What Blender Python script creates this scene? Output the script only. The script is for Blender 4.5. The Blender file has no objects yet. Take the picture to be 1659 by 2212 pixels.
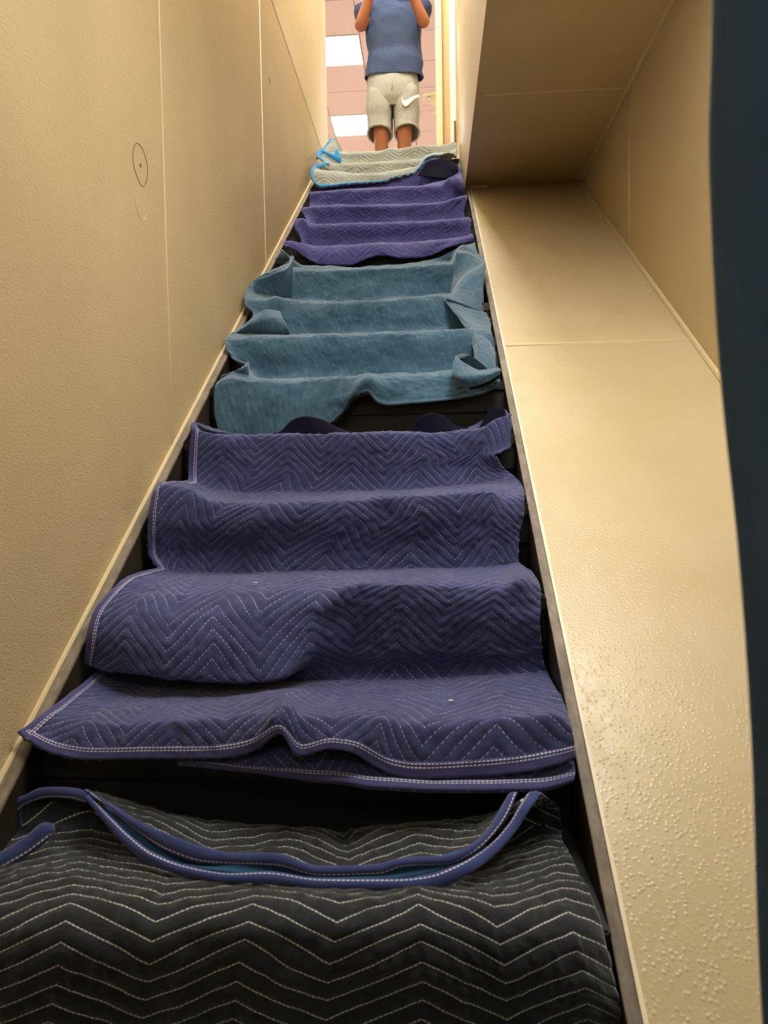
import bpy, bmesh, math, random
import numpy as np
from mathutils import Vector, Matrix
random.seed(4)
RS = np.random.RandomState(7)
SC = bpy.context.scene
COL = SC.collection
# ------------------------------------------------------------------ camera
CAM_R = Vector((0.99762, 0.06604, -0.01757)); CAM_F = Vector((-0.06679, 0.99663, -0.04778))
F_PX = 1539.9
cd = bpy.data.cameras.new('camera'); cam = bpy.data.objects.new('camera', cd); COL.objects.link(cam)
_yaw, _pit, _rol = .0669, -.0478, -.0176
fw = Vector((-math.sin(_yaw)*math.cos(_pit), math.cos(_yaw)*math.cos(_pit), math.sin(_pit)))
r0 = Vector((math.cos(_yaw), math.sin(_yaw), 0)); u0 = r0.cross(fw)
rr = r0*math.cos(_rol)+u0*math.sin(_rol); uu = -r0*math.sin(_rol)+u0*math.cos(_rol)
M = Matrix.Identity(4)
for i in range(3):
    M[i][0] = rr[i]; M[i][1] = uu[i]; M[i][2] = -fw[i]
cam.matrix_world = M
cd.sensor_fit = 'HORIZONTAL'; cd.sensor_width = 36.0; cd.lens = 36.0*F_PX/1659.0
cd.clip_start = .02; cd.clip_end = 60
cd.dof.use_dof = True; cd.dof.focus_distance = 2.4; cd.dof.aperture_fstop = 8.6
SC.camera = cam
# ------------------------------------------------------------------ world, exposure
w = bpy.data.worlds.new('world'); SC.world = w; w.use_nodes = True
w.node_tree.nodes['Background'].inputs[0].default_value = (.9, .85, .8, 1)
w.node_tree.nodes['Background'].inputs[1].default_value = .25
vs = SC.view_settings
vs.view_transform = 'Standard'; vs.look = 'None'; vs.gamma = 1; vs.use_curve_mapping = False
vs.exposure = 0.22
LOW_LIGHT = 27.0      # recessed panel over the foot of the stair
UP_LIGHT = 34.0       # fluorescent troffers upstairs
STAIR_LIGHT = 80.0    # panels in the stairwell ceiling
# ------------------------------------------------------------------ materials
def srgb(c):
    return tuple(((x/255)/12.92 if x/255 <= .04045 else ((x/255+.055)/1.055)**2.4) for x in c)
class NT:
    def __init__(s, name, rough=.8, spec=.3, sheen=0):
        s.m = bpy.data.materials.new(name); s.m.use_nodes = True
        s.n = s.m.node_tree.nodes; s.l = s.m.node_tree.links
        s.b = s.n['Principled BSDF']
        s.b.inputs['Roughness'].default_value = rough
        s.b.inputs['Specular IOR Level'].default_value = spec
        if sheen: s.b.inputs['Sheen Weight'].default_value = sheen
    def math(s, op, a, b=None, c=None):
        nd = s.n.new('ShaderNodeMath'); nd.operation = op
        for i, x in enumerate((a, b, c)):
            if x is None: continue
            if isinstance(x, (int, float)): nd.inputs[i].default_value = x
            else: s.l.new(x, nd.inputs[i])
        return nd.outputs[0]
    def uv(s):
        t = s.n.new('ShaderNodeTexCoord'); sp = s.n.new('ShaderNodeSeparateXYZ')
        s.l.new(t.outputs['UV'], sp.inputs[0]); return t.outputs['UV'], sp.outputs[0], sp.outputs[1]
    def obj(s):
        g = s.n.new('ShaderNodeNewGeometry'); return g.outputs['Position']
    def noise(s, vec, scale, detail=3, rough=.6, stretch=None):
        if stretch:
            mp = s.n.new('ShaderNodeMapping'); mp.inputs['Scale'].default_value = stretch
            s.l.new(vec, mp.inputs[0]); vec = mp.outputs[0]
        nd = s.n.new('ShaderNodeTexNoise'); nd.inputs['Scale'].default_value = scale
        nd.inputs['Detail'].default_value = detail; nd.inputs['Roughness'].default_value = rough
        s.l.new(vec, nd.inputs['Vector']); return nd.outputs[0]
    def ramp(s, fac, a, b, lo=.3, hi=.7):
        nd = s.n.new('ShaderNodeMapRange'); nd.inputs[1].default_value = lo; nd.inputs[2].default_value = hi
        nd.inputs[3].default_value = a; nd.inputs[4].default_value = b; s.l.new(fac, nd.inputs[0]); return nd.outputs[0]
    def mix(s, fac, a, b):
        nd = s.n.new('ShaderNodeMix'); nd.data_type = 'RGBA'
        for i, x in ((0, fac), (6, a), (7, b)):
            if isinstance(x, (int, float)): nd.inputs[i].default_value = x
            elif isinstance(x, tuple): nd.inputs[i].default_value = (*x, 1)
            else: s.l.new(x, nd.inputs[i])
        return nd.outputs[2]
    def color(s, c):
        if isinstance(c, tuple): s.b.inputs['Base Color'].default_value = (*c, 1)
        else: s.l.new(c, s.b.inputs['Base Color'])
    def bump(s, h, strength=.3, dist=.002):
        nd = s.n.new('ShaderNodeBump'); nd.inputs['Strength'].default_value = strength
        nd.inputs['Distance'].default_value = dist; s.l.new(h, nd.inputs['Height'])
        if s.b.inputs['Normal'].is_linked: s.l.new(s.b.inputs['Normal'].links[0].from_socket, nd.inputs['Normal'])
        s.l.new(nd.outputs[0], s.b.inputs['Normal'])
def paint(name, c, rough=.55, spec=.4, bscale=160, bstr=.35, bdist=.0012, mott=.10, stretch=(1, 1, 1)):
    t = NT(name, rough, spec); p = t.obj()
    n1 = t.noise(p, 3.0, 4); n2 = t.noise(p, bscale, 2, .5, stretch)
    dk = tuple(x*(1-mott) for x in c); lt = tuple(min(1, x*(1+mott)) for x in c)
    t.color(t.mix(t.ramp(n1, 0, 1), dk, lt)); t.bump(n2, bstr, bdist)
    return t.m
TAN = srgb((194, 174, 134))
M_WALL = paint('tan_wall_paint', TAN, .55, .35, 120, .6, .0024, .05, (1, 1, 2.6))
M_UPWALL = paint('cream_wall_paint', srgb((206, 190, 154)), .5, .35, 130, .4, .0014, .05, (1, 1, 2.6))
M_SOFFIT = paint('tan_soffit_paint', srgb((192, 170, 126)), .6, .3, 200, .25, .001, .04)
M_JOINT = paint('tan_joint_paint', srgb((206, 190, 148)), .5, .4, 200, .2, .001, .03)
def ledge_mat():
    t = NT('glossy_tan_ledge_paint', .34, .5); p = t.obj()
    n1 = t.noise(p, 2.5, 4)
    c = t.mix(t.ramp(n1, 0, 1), srgb((190, 173, 132)), srgb((199, 183, 148)))
    sp = t.noise(p, 60, 2, .5, (1, .6, 1)); c = t.mix(t.ramp(sp, .0, .35, .79, .84), c, srgb((120, 100, 75)))
    t.color(c)
    v = t.n.new('ShaderNodeTexVoronoi'); v.inputs['Scale'].default_value = 125; t.l.new(p, v.inputs['Vector'])
    bumps = t.ramp(v.outputs['Distance'], 1.0, 0.0, .0, .45)
    n3 = t.noise(p, 28, 3); h = t.math('MULTIPLY', bumps, t.ramp(n3, .35, 1, .35, .6))
    t.bump(h, .5, .0017); t.bump(t.noise(p, 260, 2), .2, .0006)
    t.l.new(t.ramp(n3, .28, .43), t.b.inputs['Roughness'])
    return t.m
M_LEDGE = ledge_mat()
M_CAULK = paint('worn_white_edge', srgb((226, 212, 180)), .45, .5, 90, .6, .001, .12)
def cap_mat():
    t = NT('worn_stringer_cap', .6, .35); p = t.obj()
    n = t.noise(p, 60, 5, .7, (1, .25, .25)); s2 = t.noise(p, 14, 3)
    c = t.mix(t.ramp(n, 0, 1), srgb((98, 88, 74)), srgb((146, 134, 116)))
    c = t.mix(t.ramp(s2, 0, .6, .45, .75), c, srgb((74, 64, 52))); t.color(c); t.bump(n, .5, .001)
    return t.m
M_CAP = cap_mat()
def blackpaint():
    t = NT('black_stair_paint', .5, .4); p = t.obj()
    n = t.noise(p, 9, 5, .7, (.4, 1, 1)); c = t.mix(t.ramp(n, 0, 1), srgb((24, 24, 24)), srgb((48, 46, 44)))
    d = t.noise(p, 90, 2); c = t.mix(t.ramp(d, 0, .5, .70, .78), c, srgb((110, 104, 96))); t.color(c); t.bump(n, .3, .001)
    return t.m
M_BLACK = blackpaint()
def stringer_in():
    t = NT('dark_stringer_paint', .6, .3); p = t.obj(); n = t.noise(p, 8, 4)
    t.color(t.mix(t.ramp(n, 0, 1), srgb((34, 29, 22)), srgb((54, 46, 36)))); t.bump(n, .3, .001); return t.m
M_STRIN = stringer_in()
def quilt_mat(name, base, light, thread, P, A, S, wline, u0=0, dash=.006, duty=.62, tstr=.9, warp=.35, puck=.5, tvis=(.35, .6)):
    """quilted cloth: zigzag stitch lines in cloth coordinates (metres)"""
    t = NT(name, .85, .2, .25); UV, u, v = t.uv()
    t.b.inputs['Sheen Roughness'].default_value = .5
    n1 = t.noise(UV, 4, 4); n2 = t.noise(UV, 45, 4, .65); n3 = t.noise(UV, 900, 2, .5)
    c = t.mix(t.ramp(n1, 0, 1), base, light)
    c = t.mix(t.ramp(n2, 0, .35, .45, .7), c, tuple(min(1, x*1.35+.01) for x in light))
    uo = t.math('ADD', u, -u0+50*P)
    tri = t.math('MULTIPLY', t.math('PINGPONG', uo, P/2), 2.0/P)
    zz = t.math('ADD', v, t.math('MULTIPLY', tri, A))
    fr = t.math('FRACT', t.math('DIVIDE', t.math('ADD', zz, 10*S), S))
    d = t.math('MULTIPLY', t.math('ABSOLUTE', t.math('SUBTRACT', fr, .5)), S)
    line = t.ramp(d, 1, 0, wline*.7, wline*1.3)
    dsh = t.math('LESS_THAN', t.math('FRACT', t.math('DIVIDE', uo, dash)), duty)
    vis = t.ramp(t.noise(UV, 14, 2), 0.15, 1, *tvis)
    mk = t.math('MULTIPLY', t.math('MULTIPLY', line, dsh), t.math('MULTIPLY', vis, tstr))
    t.color(t.mix(mk, c, thread))
    h = t.math('ADD', t.math('MULTIPLY', n2, puck), t.math('MULTIPLY', n3, .12))
    t.bump(h, .8, .005)
    return t.m
NAVY = srgb((42, 47, 86)); NAVY2 = srgb((62, 68, 114))
QN = dict(P=.187, A=.088, S=.0235)
UB = -.066
QB = dict(P=.243, A=.050, S=.0245)
QP = dict(P=.20, A=.07, S=.024)
QG = dict(P=.186, A=.050, S=.022)
M_NAVY = quilt_mat('navy_quilted_cotton', NAVY, NAVY2, srgb((205, 205, 225)), QN['P'], QN['A'], QN['S'], .00085, 0, .0058, .6, .62)
M_BLKQ = quilt_mat('black_quilted_cotton', srgb((20, 23, 27)), srgb((38, 43, 48)), srgb((222, 221, 212)), QB['P'], QB['A'], QB['S'], .00068, UB, .0062, .8, .95, tvis=(.2, .42), puck=.8)
M_PURP = quilt_mat('violet_blue_quilted_cotton', srgb((52, 50, 108)), srgb((70, 70, 134)), srgb((110, 104, 160)), QP['P'], QP['A'], QP['S'], .0007, 0, .006, .7, .35)
M_GREY = quilt_mat('pale_grey_quilted_cotton', srgb((126, 132, 126)), srgb((154, 160, 152)), srgb((84, 88, 80)), QG['P'], QG['A'], QG['S'], .0012, 0, .006, .9, .4)
def teal_mat():
    t = NT('faded_teal_felt', .95, .1, .5); UV, u, v = t.uv()
    n1 = t.noise(UV, 5, 5); n2 = t.noise(UV, 50, 5, .7); n3 = t.noise(UV, 700, 2)
    c = t.mix(t.ramp(n1, 0, 1), srgb((46, 80, 104)), srgb((76, 114, 140)))
    c = t.mix(t.ramp(n2, 0, .45, .5, .75), c, srgb((112, 142, 150)))
    st = t.noise(UV, 22, 2); c = t.mix(t.ramp(st, 0, .55, .72, .80), c, srgb((92, 84, 70)))
    t.color(c)
    dg = t.math('ADD', t.math('MULTIPLY', u, .9), t.math('MULTIPLY', v, .35))
    w = t.math('SINE', t.math('MULTIPLY', t.math('ADD', dg, t.math('MULTIPLY', n1, .03)), 2*math.pi/.02))
    h = t.math('ADD', t.math('MULTIPLY', w, .12), t.math('ADD', t.math('MULTIPLY', n2, .9), t.math('MULTIPLY', n3, .25)))
    t.bump(h, .7, .004); return t.m
M_TEAL = teal_mat()
def binding(name, c1, c2, thread=None, lines=(.62, .80), wl=.03, dash=.007, duty=.7, vis=(.2, .4), tstr=.9):
    """edge tape: u runs along it in metres, v across 0..1"""
    t = NT(name, .85, .2, .2); UV, u, v = t.uv(); n = t.noise(UV, 30, 4); f = t.noise(UV, 300, 2)
    c = t.mix(t.ramp(n, 0, 1), c1, c2)
    if thread:
        for L in lines:
            vv = t.math('ADD', v, t.math('MULTIPLY', t.math('SUBTRACT', t.noise(UV, 6, 1), .5), .10))
            d = t.math('ABSOLUTE', t.math('SUBTRACT', vv, L)); m = t.ramp(d, 1, 0, wl*.7, wl*1.3)
            ds = t.math('LESS_THAN', t.math('FRACT', t.math('DIVIDE', u, dash)), duty)
            vi = t.ramp(t.noise(UV, 9, 1), .1, 1, *vis)
            c = t.mix(t.math('MULTIPLY', t.math('MULTIPLY', m, ds), t.math('MULTIPLY', vi, tstr)), c, thread)
    t.color(c); t.bump(t.math('ADD', n, t.math('MULTIPLY', f, .2)), .4, .002); return t.m
WH = srgb((226, 226, 236))
M_NBIND = binding('navy_edge_tape', srgb((56, 55, 98)), srgb((76, 74, 124)), WH, (.66, .88), .04)
M_BBIND = binding('blue_edge_tape', srgb((48, 58, 104)), srgb((66, 80, 134)), WH, (.80,), .045, vis=(.15, .3))
M_BBIND2 = binding('blue_edge_tape_low', srgb((48, 58, 104)), srgb((62, 76, 130)), WH, (.18,), .04, vis=(.15, .3))
M_TBACK = binding('blue_teal_lining', srgb((40, 82, 122)), srgb((62, 112, 150)))
M_CYAN = binding('bright_blue_edge_tape', srgb((20, 116, 176)), srgb((44, 146, 204)))
M_TEDGE = binding('teal_edge_tape', srgb((66, 98, 116)), srgb((92, 126, 144)), srgb((36, 52, 66)), (.9,), .05)
M_DARKN = NT('shaded_navy_lining', .9, .1); M_DARKN.color(srgb((17, 16, 34))); M_DARKN = M_DARKN.m  # navy lining, its colour deepened for the shade inside folds
M_DTEAL = NT('teal_roll_shade', .95, .1); M_DTEAL.color(srgb((26, 42, 54))); M_DTEAL = M_DTEAL.m  # dark teal standing in for shade inside the rolled corner
M_FRAY = NT('frayed_dark_edge', .95, .1); M_FRAY.color(srgb((62, 56, 46))); M_FRAY = M_FRAY.m
def emis(name, c, s):
    m = bpy.data.materials.new(name); m.use_nodes = True; n = m.node_tree.nodes; n.remove(n['Principled BSDF'])
    e = n.new('ShaderNodeEmission'); e.inputs[0].default_value = (*c, 1); e.inputs[1].default_value = s
    m.node_tree.links.new(e.outputs[0], n['Material Output'].inputs[0]); return m
M_UPL = emis('troffer_diffuser', (1.0, .965, .91), UP_LIGHT)
M_LOWL2 = emis('rear_panel_diffuser', (1.0, .96, .89), 9.0)
M_UPL2 = emis('stairwell_diffuser', (1.0, .965, .91), STAIR_LIGHT)
M_LOWL = emis('led_panel_diffuser', (1.0, .96, .89), LOW_LIGHT)
def plain(name, c, rough=.7, spec=.3, bs=0, var=.12, bd=.002, bst=.3):
    t = NT(name, rough, spec); p = t.obj(); n = t.noise(p, bs or 40, 4)
    t.color(t.mix(t.ramp(n, 0, 1), tuple(x*(1-var) for x in c), tuple(min(1, x*(1+var)) for x in c))); t.bump(n, bst, bd); return t.m
M_TILE = plain('pink_acoustic_tile', srgb((206, 184, 190)), .9, .1, 120, .05, .001)
M_TBACKING = plain('dark_tile_gap', srgb((120, 92, 84)), .9, .1)
M_WHITE = plain('white_gloss_trim', srgb((228, 222, 206)), .35, .5, 10, .03, .0005)
M_CREAMT = plain('cream_trim', srgb((222, 202, 160)), .45, .4, 10, .04, .0005)
M_TANT = plain('tan_door_stop', srgb((196, 166, 112)), .5, .4, 10, .04, .0005)
M_CARPET = plain('brown_carpet', srgb((96, 84, 72)), .95, .1, 300, .2, .004)
M_PALE = plain('pale_floor', srgb((205, 196, 180)), .7, .2)
M_SKIN = plain('warm_brown_skin', srgb((156, 100, 70)), .5, .35, 30, .08, .0006)
M_SHIRT = plain('heathered_slate_blue_jersey', srgb((66, 80, 112)), .9, .15, 60, .16, .004, .35)
M_SHORTS = plain('pale_grey_fleece', srgb((160, 162, 154)), .95, .1, 45, .08, .005, .4)
M_HAIR = plain('dark_hair', srgb((34, 26, 22)), .6, .3, 200, .3, .003)
M_EYE = plain('eye_white', srgb((225, 222, 215)), .3, .5); M_IRIS = plain('dark_iris', srgb((40, 26, 18)), .2, .5)
M_PRINT = plain('white_print', srgb((245, 245, 242)), .6, .3)
M_SHOE = plain('white_shoe', srgb((205, 205, 200)), .6, .3)
M_PHONE = plain('black_phone_glass', srgb((18, 18, 20)), .2, .5)
M_NEAR = plain('slate_blue_cloth', srgb((70, 96, 134)), .9, .15, 9, .18, .004, .5)
M_INK = plain('dark_marker_line', srgb((112, 86, 60)), .8, .2)
M_WOOD = plain('dark_wood_chip', srgb((120, 70, 40)), .6, .3)
M_CHROME = NT('chrome', .2, .8); M_CHROME.color(srgb((200, 196, 190))); M_CHROME.b.inputs['Metallic'].default_value = .8; M_CHROME = M_CHROME.m
# ------------------------------------------------------------------ helpers
def tag(o, label=None, cat=None, group=None, kind=None):
    if label: o['label'] = label
    if cat: o['category'] = cat
    if group: o['group'] = group
    if kind: o['kind'] = kind
    return o
def link(name, me, mat, parent=None, smooth=False):
    o = bpy.data.objects.new(name, me); COL.objects.link(o)
    if mat is not None: me.materials.append(mat)
    if parent is not None: o.parent = parent
    if smooth: me.polygons.foreach_set('use_smooth', [True]*len(me.polygons))
    return o
def empty(name, loc=(0, 0, 0)):
    o = bpy.data.objects.new(name, None); COL.objects.link(o); o.location = loc; o.empty_display_size = .1; return o
def child_at(o, parent):
    """parent while keeping world coordinates"""
    o.parent = parent; o.matrix_parent_inverse = Matrix.Translation(-parent.location); return o
def box(name, a, b, mat, parent=None, bev=.0):
    bm = bmesh.new(); bmesh.ops.create_cube(bm, size=1)
    c = [(a[i]+b[i])/2 for i in range(3)]; s = [abs(b[i]-a[i]) for i in range(3)]
    for v in bm.verts: v.co = Vector((v.co[i]*s[i]+c[i] for i in range(3)))
    if bev: bmesh.ops.bevel(bm, geom=bm.edges[:], offset=bev, segments=2, affect='EDGES')
    me = bpy.data.meshes.new(name); bm.to_mesh(me); bm.free()
    return link(name, me, mat, parent)
def prism_x(name, pts, x0, x1, mat, parent=None, bev=0):
    """polygon in the Y-Z plane extruded along X"""
    bm = bmesh.new(); A = [bm.verts.new((x0, y, z)) for y, z in pts]; B = [bm.verts.new((x1, y, z)) for y, z in pts]
    bm.faces.new(A); bm.faces.new(B[::-1]); n = len(pts)
    for i in range(n): bm.faces.new((A[i], B[i], B[(i+1) % n], A[(i+1) % n]))
    bmesh.ops.recalc_face_normals(bm, faces=bm.faces[:])
    if bev: bmesh.ops.bevel(bm, geom=bm.edges[:], offset=bev, segments=2, affect='EDGES')
    me = bpy.data.meshes.new(name); bm.to_mesh(me); bm.free(); return link(name, me, mat, parent)
def tube(name, pts, r, mat, parent=None, seg=8, closed=False):
    P = [Vector(p) for p in pts]; n = len(P); vs_, fs = [], []
    rad = r if isinstance(r, (list, tuple)) else [r]*n
    for i in range(n):
        a = P[(i-1) % n] if closed else P[max(i-1, 0)]; b = P[(i+1) % n] if closed else P[min(i+1, n-1)]
        d = (b-a).normalized(); s = d.cross(Vector((.3, .2, 1))).normalized(); t = d.cross(s)
        for k in range(seg):
            q = 2*math.pi*k/seg; vs_.append(P[i]+(s*math.cos(q)+t*math.sin(q))*rad[i])
    m = n if closed else n-1
    for i in range(m):
        for k in range(seg):
            j = (i+1) % n; fs.append((i*seg+k, i*seg+(k+1) % seg, j*seg+(k+1) % seg, j*seg+k))
    if not closed: fs.append(tuple(range(seg))[::-1]); fs.append(tuple((n-1)*seg+k for k in range(seg)))
    me = bpy.data.meshes.new(name); me.from_pydata(vs_, [], fs); return link(name, me, mat, parent, True)
# numpy value noise
def vnoise(x, y, seed=0):
    L = np.random.RandomState(seed).rand(256, 256)
    xi = np.floor(x).astype(int); yi = np.floor(y).astype(int); fx = x-xi; fy = y-yi
    fx = fx*fx*(3-2*fx); fy = fy*fy*(3-2*fy); xi %= 256; yi %= 256; x1 = (xi+1) % 256; y1 = (yi+1) % 256
    return (L[yi, xi]*(1-fx)+L[yi, x1]*fx)*(1-fy)+(L[y1, xi]*(1-fx)+L[y1, x1]*fx)*fy-.5
def pchip(x, y, xq):
    x = np.asarray(x, float); y = np.asarray(y, float); h = np.diff(x)[:, None] if y.ndim > 1 else np.diff(x)
    d = np.diff(y, axis=0)/h; n = len(x)
    if n == 2: mder = np.concatenate([d, d])
    else:
        w1 = 2*h[1:]+h[:-1]; w2 = h[1:]+2*h[:-1]
        with np.errstate(divide='ignore', invalid='ignore'):
            mid = np.where(d[:-1]*d[1:] > 0, (w1+w2)/(w1/d[:-1]+w2/d[1:]), 0.0)
        mid = np.nan_to_num(mid); mder = np.concatenate([d[:1], mid, d[-1:]])
    i = np.clip(np.searchsorted(x, xq)-1, 0, n-2); hh = (x[i+1]-x[i]); s = (xq-x[i])/hh
    if y.ndim > 1: s = s[:, None]; hh = hh[:, None]
    return ((1+2*s)*(1-s)**2*y[i]+s*(1-s)**2*hh*mder[i]+s*s*(3-2*s)*y[i+1]+s*s*(s-1)*hh*mder[i+1])
def patch(rows, res):
    """grid of 3D points through the control rows; returns points, cloth u, cloth v"""
    W = np.mean([sum((Vector(a[1:])-Vector(b[1:])).length for a, b in zip(r[:-1], r[1:])) for r in rows])
    nu = max(6, int(W/res)); tq = np.linspace(0, 1, nu)
    R_ = np.array([pchip([p[0] for p in r], [p[1:] for p in r], tq) for r in rows])      # rows, nu, 3
    ch = np.mean(np.linalg.norm(np.diff(R_, axis=0), axis=2), axis=1); s = np.concatenate([[0], np.cumsum(ch)])
    nv = max(4, int(s[-1]/res)); sq = np.linspace(0, s[-1], nv)
    G = pchip(s, R_.reshape(len(rows), -1), sq).reshape(nv, nu, 3)
    U = np.tile((tq-.5)*W, (nv, 1)); V = np.tile(sq[:, None], (1, nu))
    return G, U, V
def normals(G):
    du = np.gradient(G, axis=1); dv = np.gradient(G, axis=0); n = np.cross(du, dv)
    return n/(np.linalg.norm(n, axis=2, keepdims=True)+1e-12)
def smooth_grid(G, it=1):
    for _ in range(it):
        H = G.copy(); H[1:-1] = (G[:-2]+2*G[1:-1]+G[2:])/4; G = H.copy()
        H[:, 1:-1] = (G[:, :-2]+2*G[:, 1:-1]+G[:, 2:])/4; G = H
    return G
def grid_mesh(name, G, U, V, mat, parent=None, thick=0, kind=None):
    nv, nu = G.shape[:2]; me = bpy.data.meshes.new(name)
    idx = np.arange(nv*nu).reshape(nv, nu)
    q = np.stack([idx[:-1, :-1], idx[:-1, 1:], idx[1:, 1:], idx[1:, :-1]], -1).reshape(-1, 4)
    verts = G.reshape(-1, 3); uv = np.stack([U, V], -1).reshape(-1, 2)
    if thick:
        n = normals(G).reshape(-1, 3); k = nv*nu
        verts = np.concatenate([verts, verts-n*thick]); uv = np.concatenate([uv, uv])
        b = [idx[0, :], idx[:, -1], idx[-1, ::-1], idx[::-1, 0]]; side = []
        for e in b: side.append(np.stack([e[1:], e[:-1], e[:-1]+k, e[1:]+k], -1))
        q = np.concatenate([q, q[:, ::-1]+k]+side)
    nf = len(q)
    me.vertices.add(len(verts)); me.vertices.foreach_set('co', verts.astype(np.float32).ravel())
    me.loops.add(nf*4); me.loops.foreach_set('vertex_index', q.astype(np.int32).ravel())
    me.polygons.add(nf); me.polygons.foreach_set('loop_start', np.arange(0, nf*4, 4, dtype=np.int32))
    me.polygons.foreach_set('use_smooth', np.ones(nf, bool))
    l = me.uv_layers.new(name='UVMap'); l.data.foreach_set('uv', uv[q.ravel()].astype(np.float32).ravel())
    me.update(calc_edges=True); me.validate()
    o = link(name, me, mat, parent)
    if kind: o['kind'] = kind
    return o
def quilt_disp(U, V, Q, depth, seed, wr=.003, fine=.0008, shift=0, crinkle=0):
    h = vnoise(U/.11+3, V/.07+9, seed)*wr+vnoise(U/.045, V/.035, seed+1)*wr*.6
    if crinkle: h = h+crinkle*(vnoise(U/.013+V/.09, V/.045, seed+7)+.6*vnoise(U/.03, V/.10, seed+8)*2)
    if Q:
        tri = np.abs(((U-shift+50*Q['P']) % Q['P'])-Q['P']/2)/(Q['P']/2); tri = 1-tri
        z = (V+Q['A']*tri+10*Q['S'])/Q['S']; d = np.abs(z-np.floor(z)-.5)*Q['S']
        puff = 1-np.exp(-(d/(Q['S']*.16))**2); h = h+depth*puff
        pk = vnoise(U/.009, V/.02, seed+2)+.7*vnoise(U/.016+V/.03, V/.012, seed+3)
        h = h+pk*fine*2*(.4+puff)
    else:
        h = h+vnoise(U/.02, V/.012, seed+2)*fine*2
    return h
def cloth(name, rows, res, mat, parent, Q=None, depth=.002, seed=1, wr=.003, fine=.0008, thick=.006, smooth=2, shift=0, crinkle=0):
    G, U, V = patch(rows, res); G = smooth_grid(G, smooth); N = normals(G)
    G2 = G+N*quilt_disp(U, V, Q, depth, seed, wr, fine, shift, crinkle)[..., None]
    o = grid_mesh(name, G2, U, V, mat, parent, thick); return o, G2, U, V
def edge_tape(name, G, side, wid, mat, parent, off=.0018, lo=0, hi=1, thick=.004):
    """a strip lying on the cloth along one of its borders"""
    if side in ('left', 'right'):
        A = G if side == 'left' else G[:, ::-1]
        L = np.linalg.norm(np.diff(A, axis=1), axis=2).mean(); n = max(3, int(wid/L)); S = A[:, :n]
    else:
        A = G if side == 'bottom' else G[::-1]; A = A.transpose(1, 0, 2)
        L = np.linalg.norm(np.diff(A, axis=1), axis=2).mean(); n = max(3, int(wid/L)); S = A[:, :n]
    a, b = int(lo*len(S)), int(hi*len(S)); S = S[a:b]
    # smooth along so that it reads as a flat tape
    for _ in range(6):
        T_ = S.copy(); T_[1:-1] = (S[:-2]+2*S[1:-1]+S[2:])/4; S = T_
    full = {'left': 1, 'right': -1, 'bottom': -1, 'top': 1}[side]
    N = normals(S)*full; S = S+N*off
    al = np.concatenate([[0], np.cumsum(np.linalg.norm(np.diff(S[:, 0], axis=0), axis=1))])
    U = np.tile(al[:, None], (1, S.shape[1])); V = np.tile(np.linspace(0, 1, S.shape[1]), (S.shape[0], 1))
    if full < 0: S = S[:, ::-1]; V = V[:, ::-1]
    return grid_mesh(name, S, U, V, mat, parent, thick)
def ribbon(name, key, mat, parent, thick=.004, nacross=8, bulge=.004, flip=False, step=.006):
    pr = RIB[key]; A = np.array([p[0] for p in pr]); B = np.array([p[1] for p in pr])
    if flip: A, B = B, A
    mid = (A+B)/2; s = np.concatenate([[0], np.cumsum(np.linalg.norm(np.diff(mid, axis=0), axis=1))])
    n = max(8, int(s[-1]/step)); q = np.linspace(0, s[-1], n); A = pchip(s, A, q); B = pchip(s, B, q)
    t = np.linspace(0, 1, nacross); G = A[:, None]*(1-t)[None, :, None]+B[:, None]*t[None, :, None]
    N = normals(G); ref = np.mean(G, axis=(0, 1)); sg = 1 if np.mean(np.sum(N*(-G), axis=2)) > 0 else -1
    G = G+N*sg*(bulge*np.sin(math.pi*t))[None, :, None]
    U = np.tile(q[:, None], (1, nacross)); V = np.tile(t, (n, 1))
    if sg < 0: G = G[:, ::-1]; V = V[:, ::-1]
    return grid_mesh(name, G, U, V, mat, parent, thick)
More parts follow.
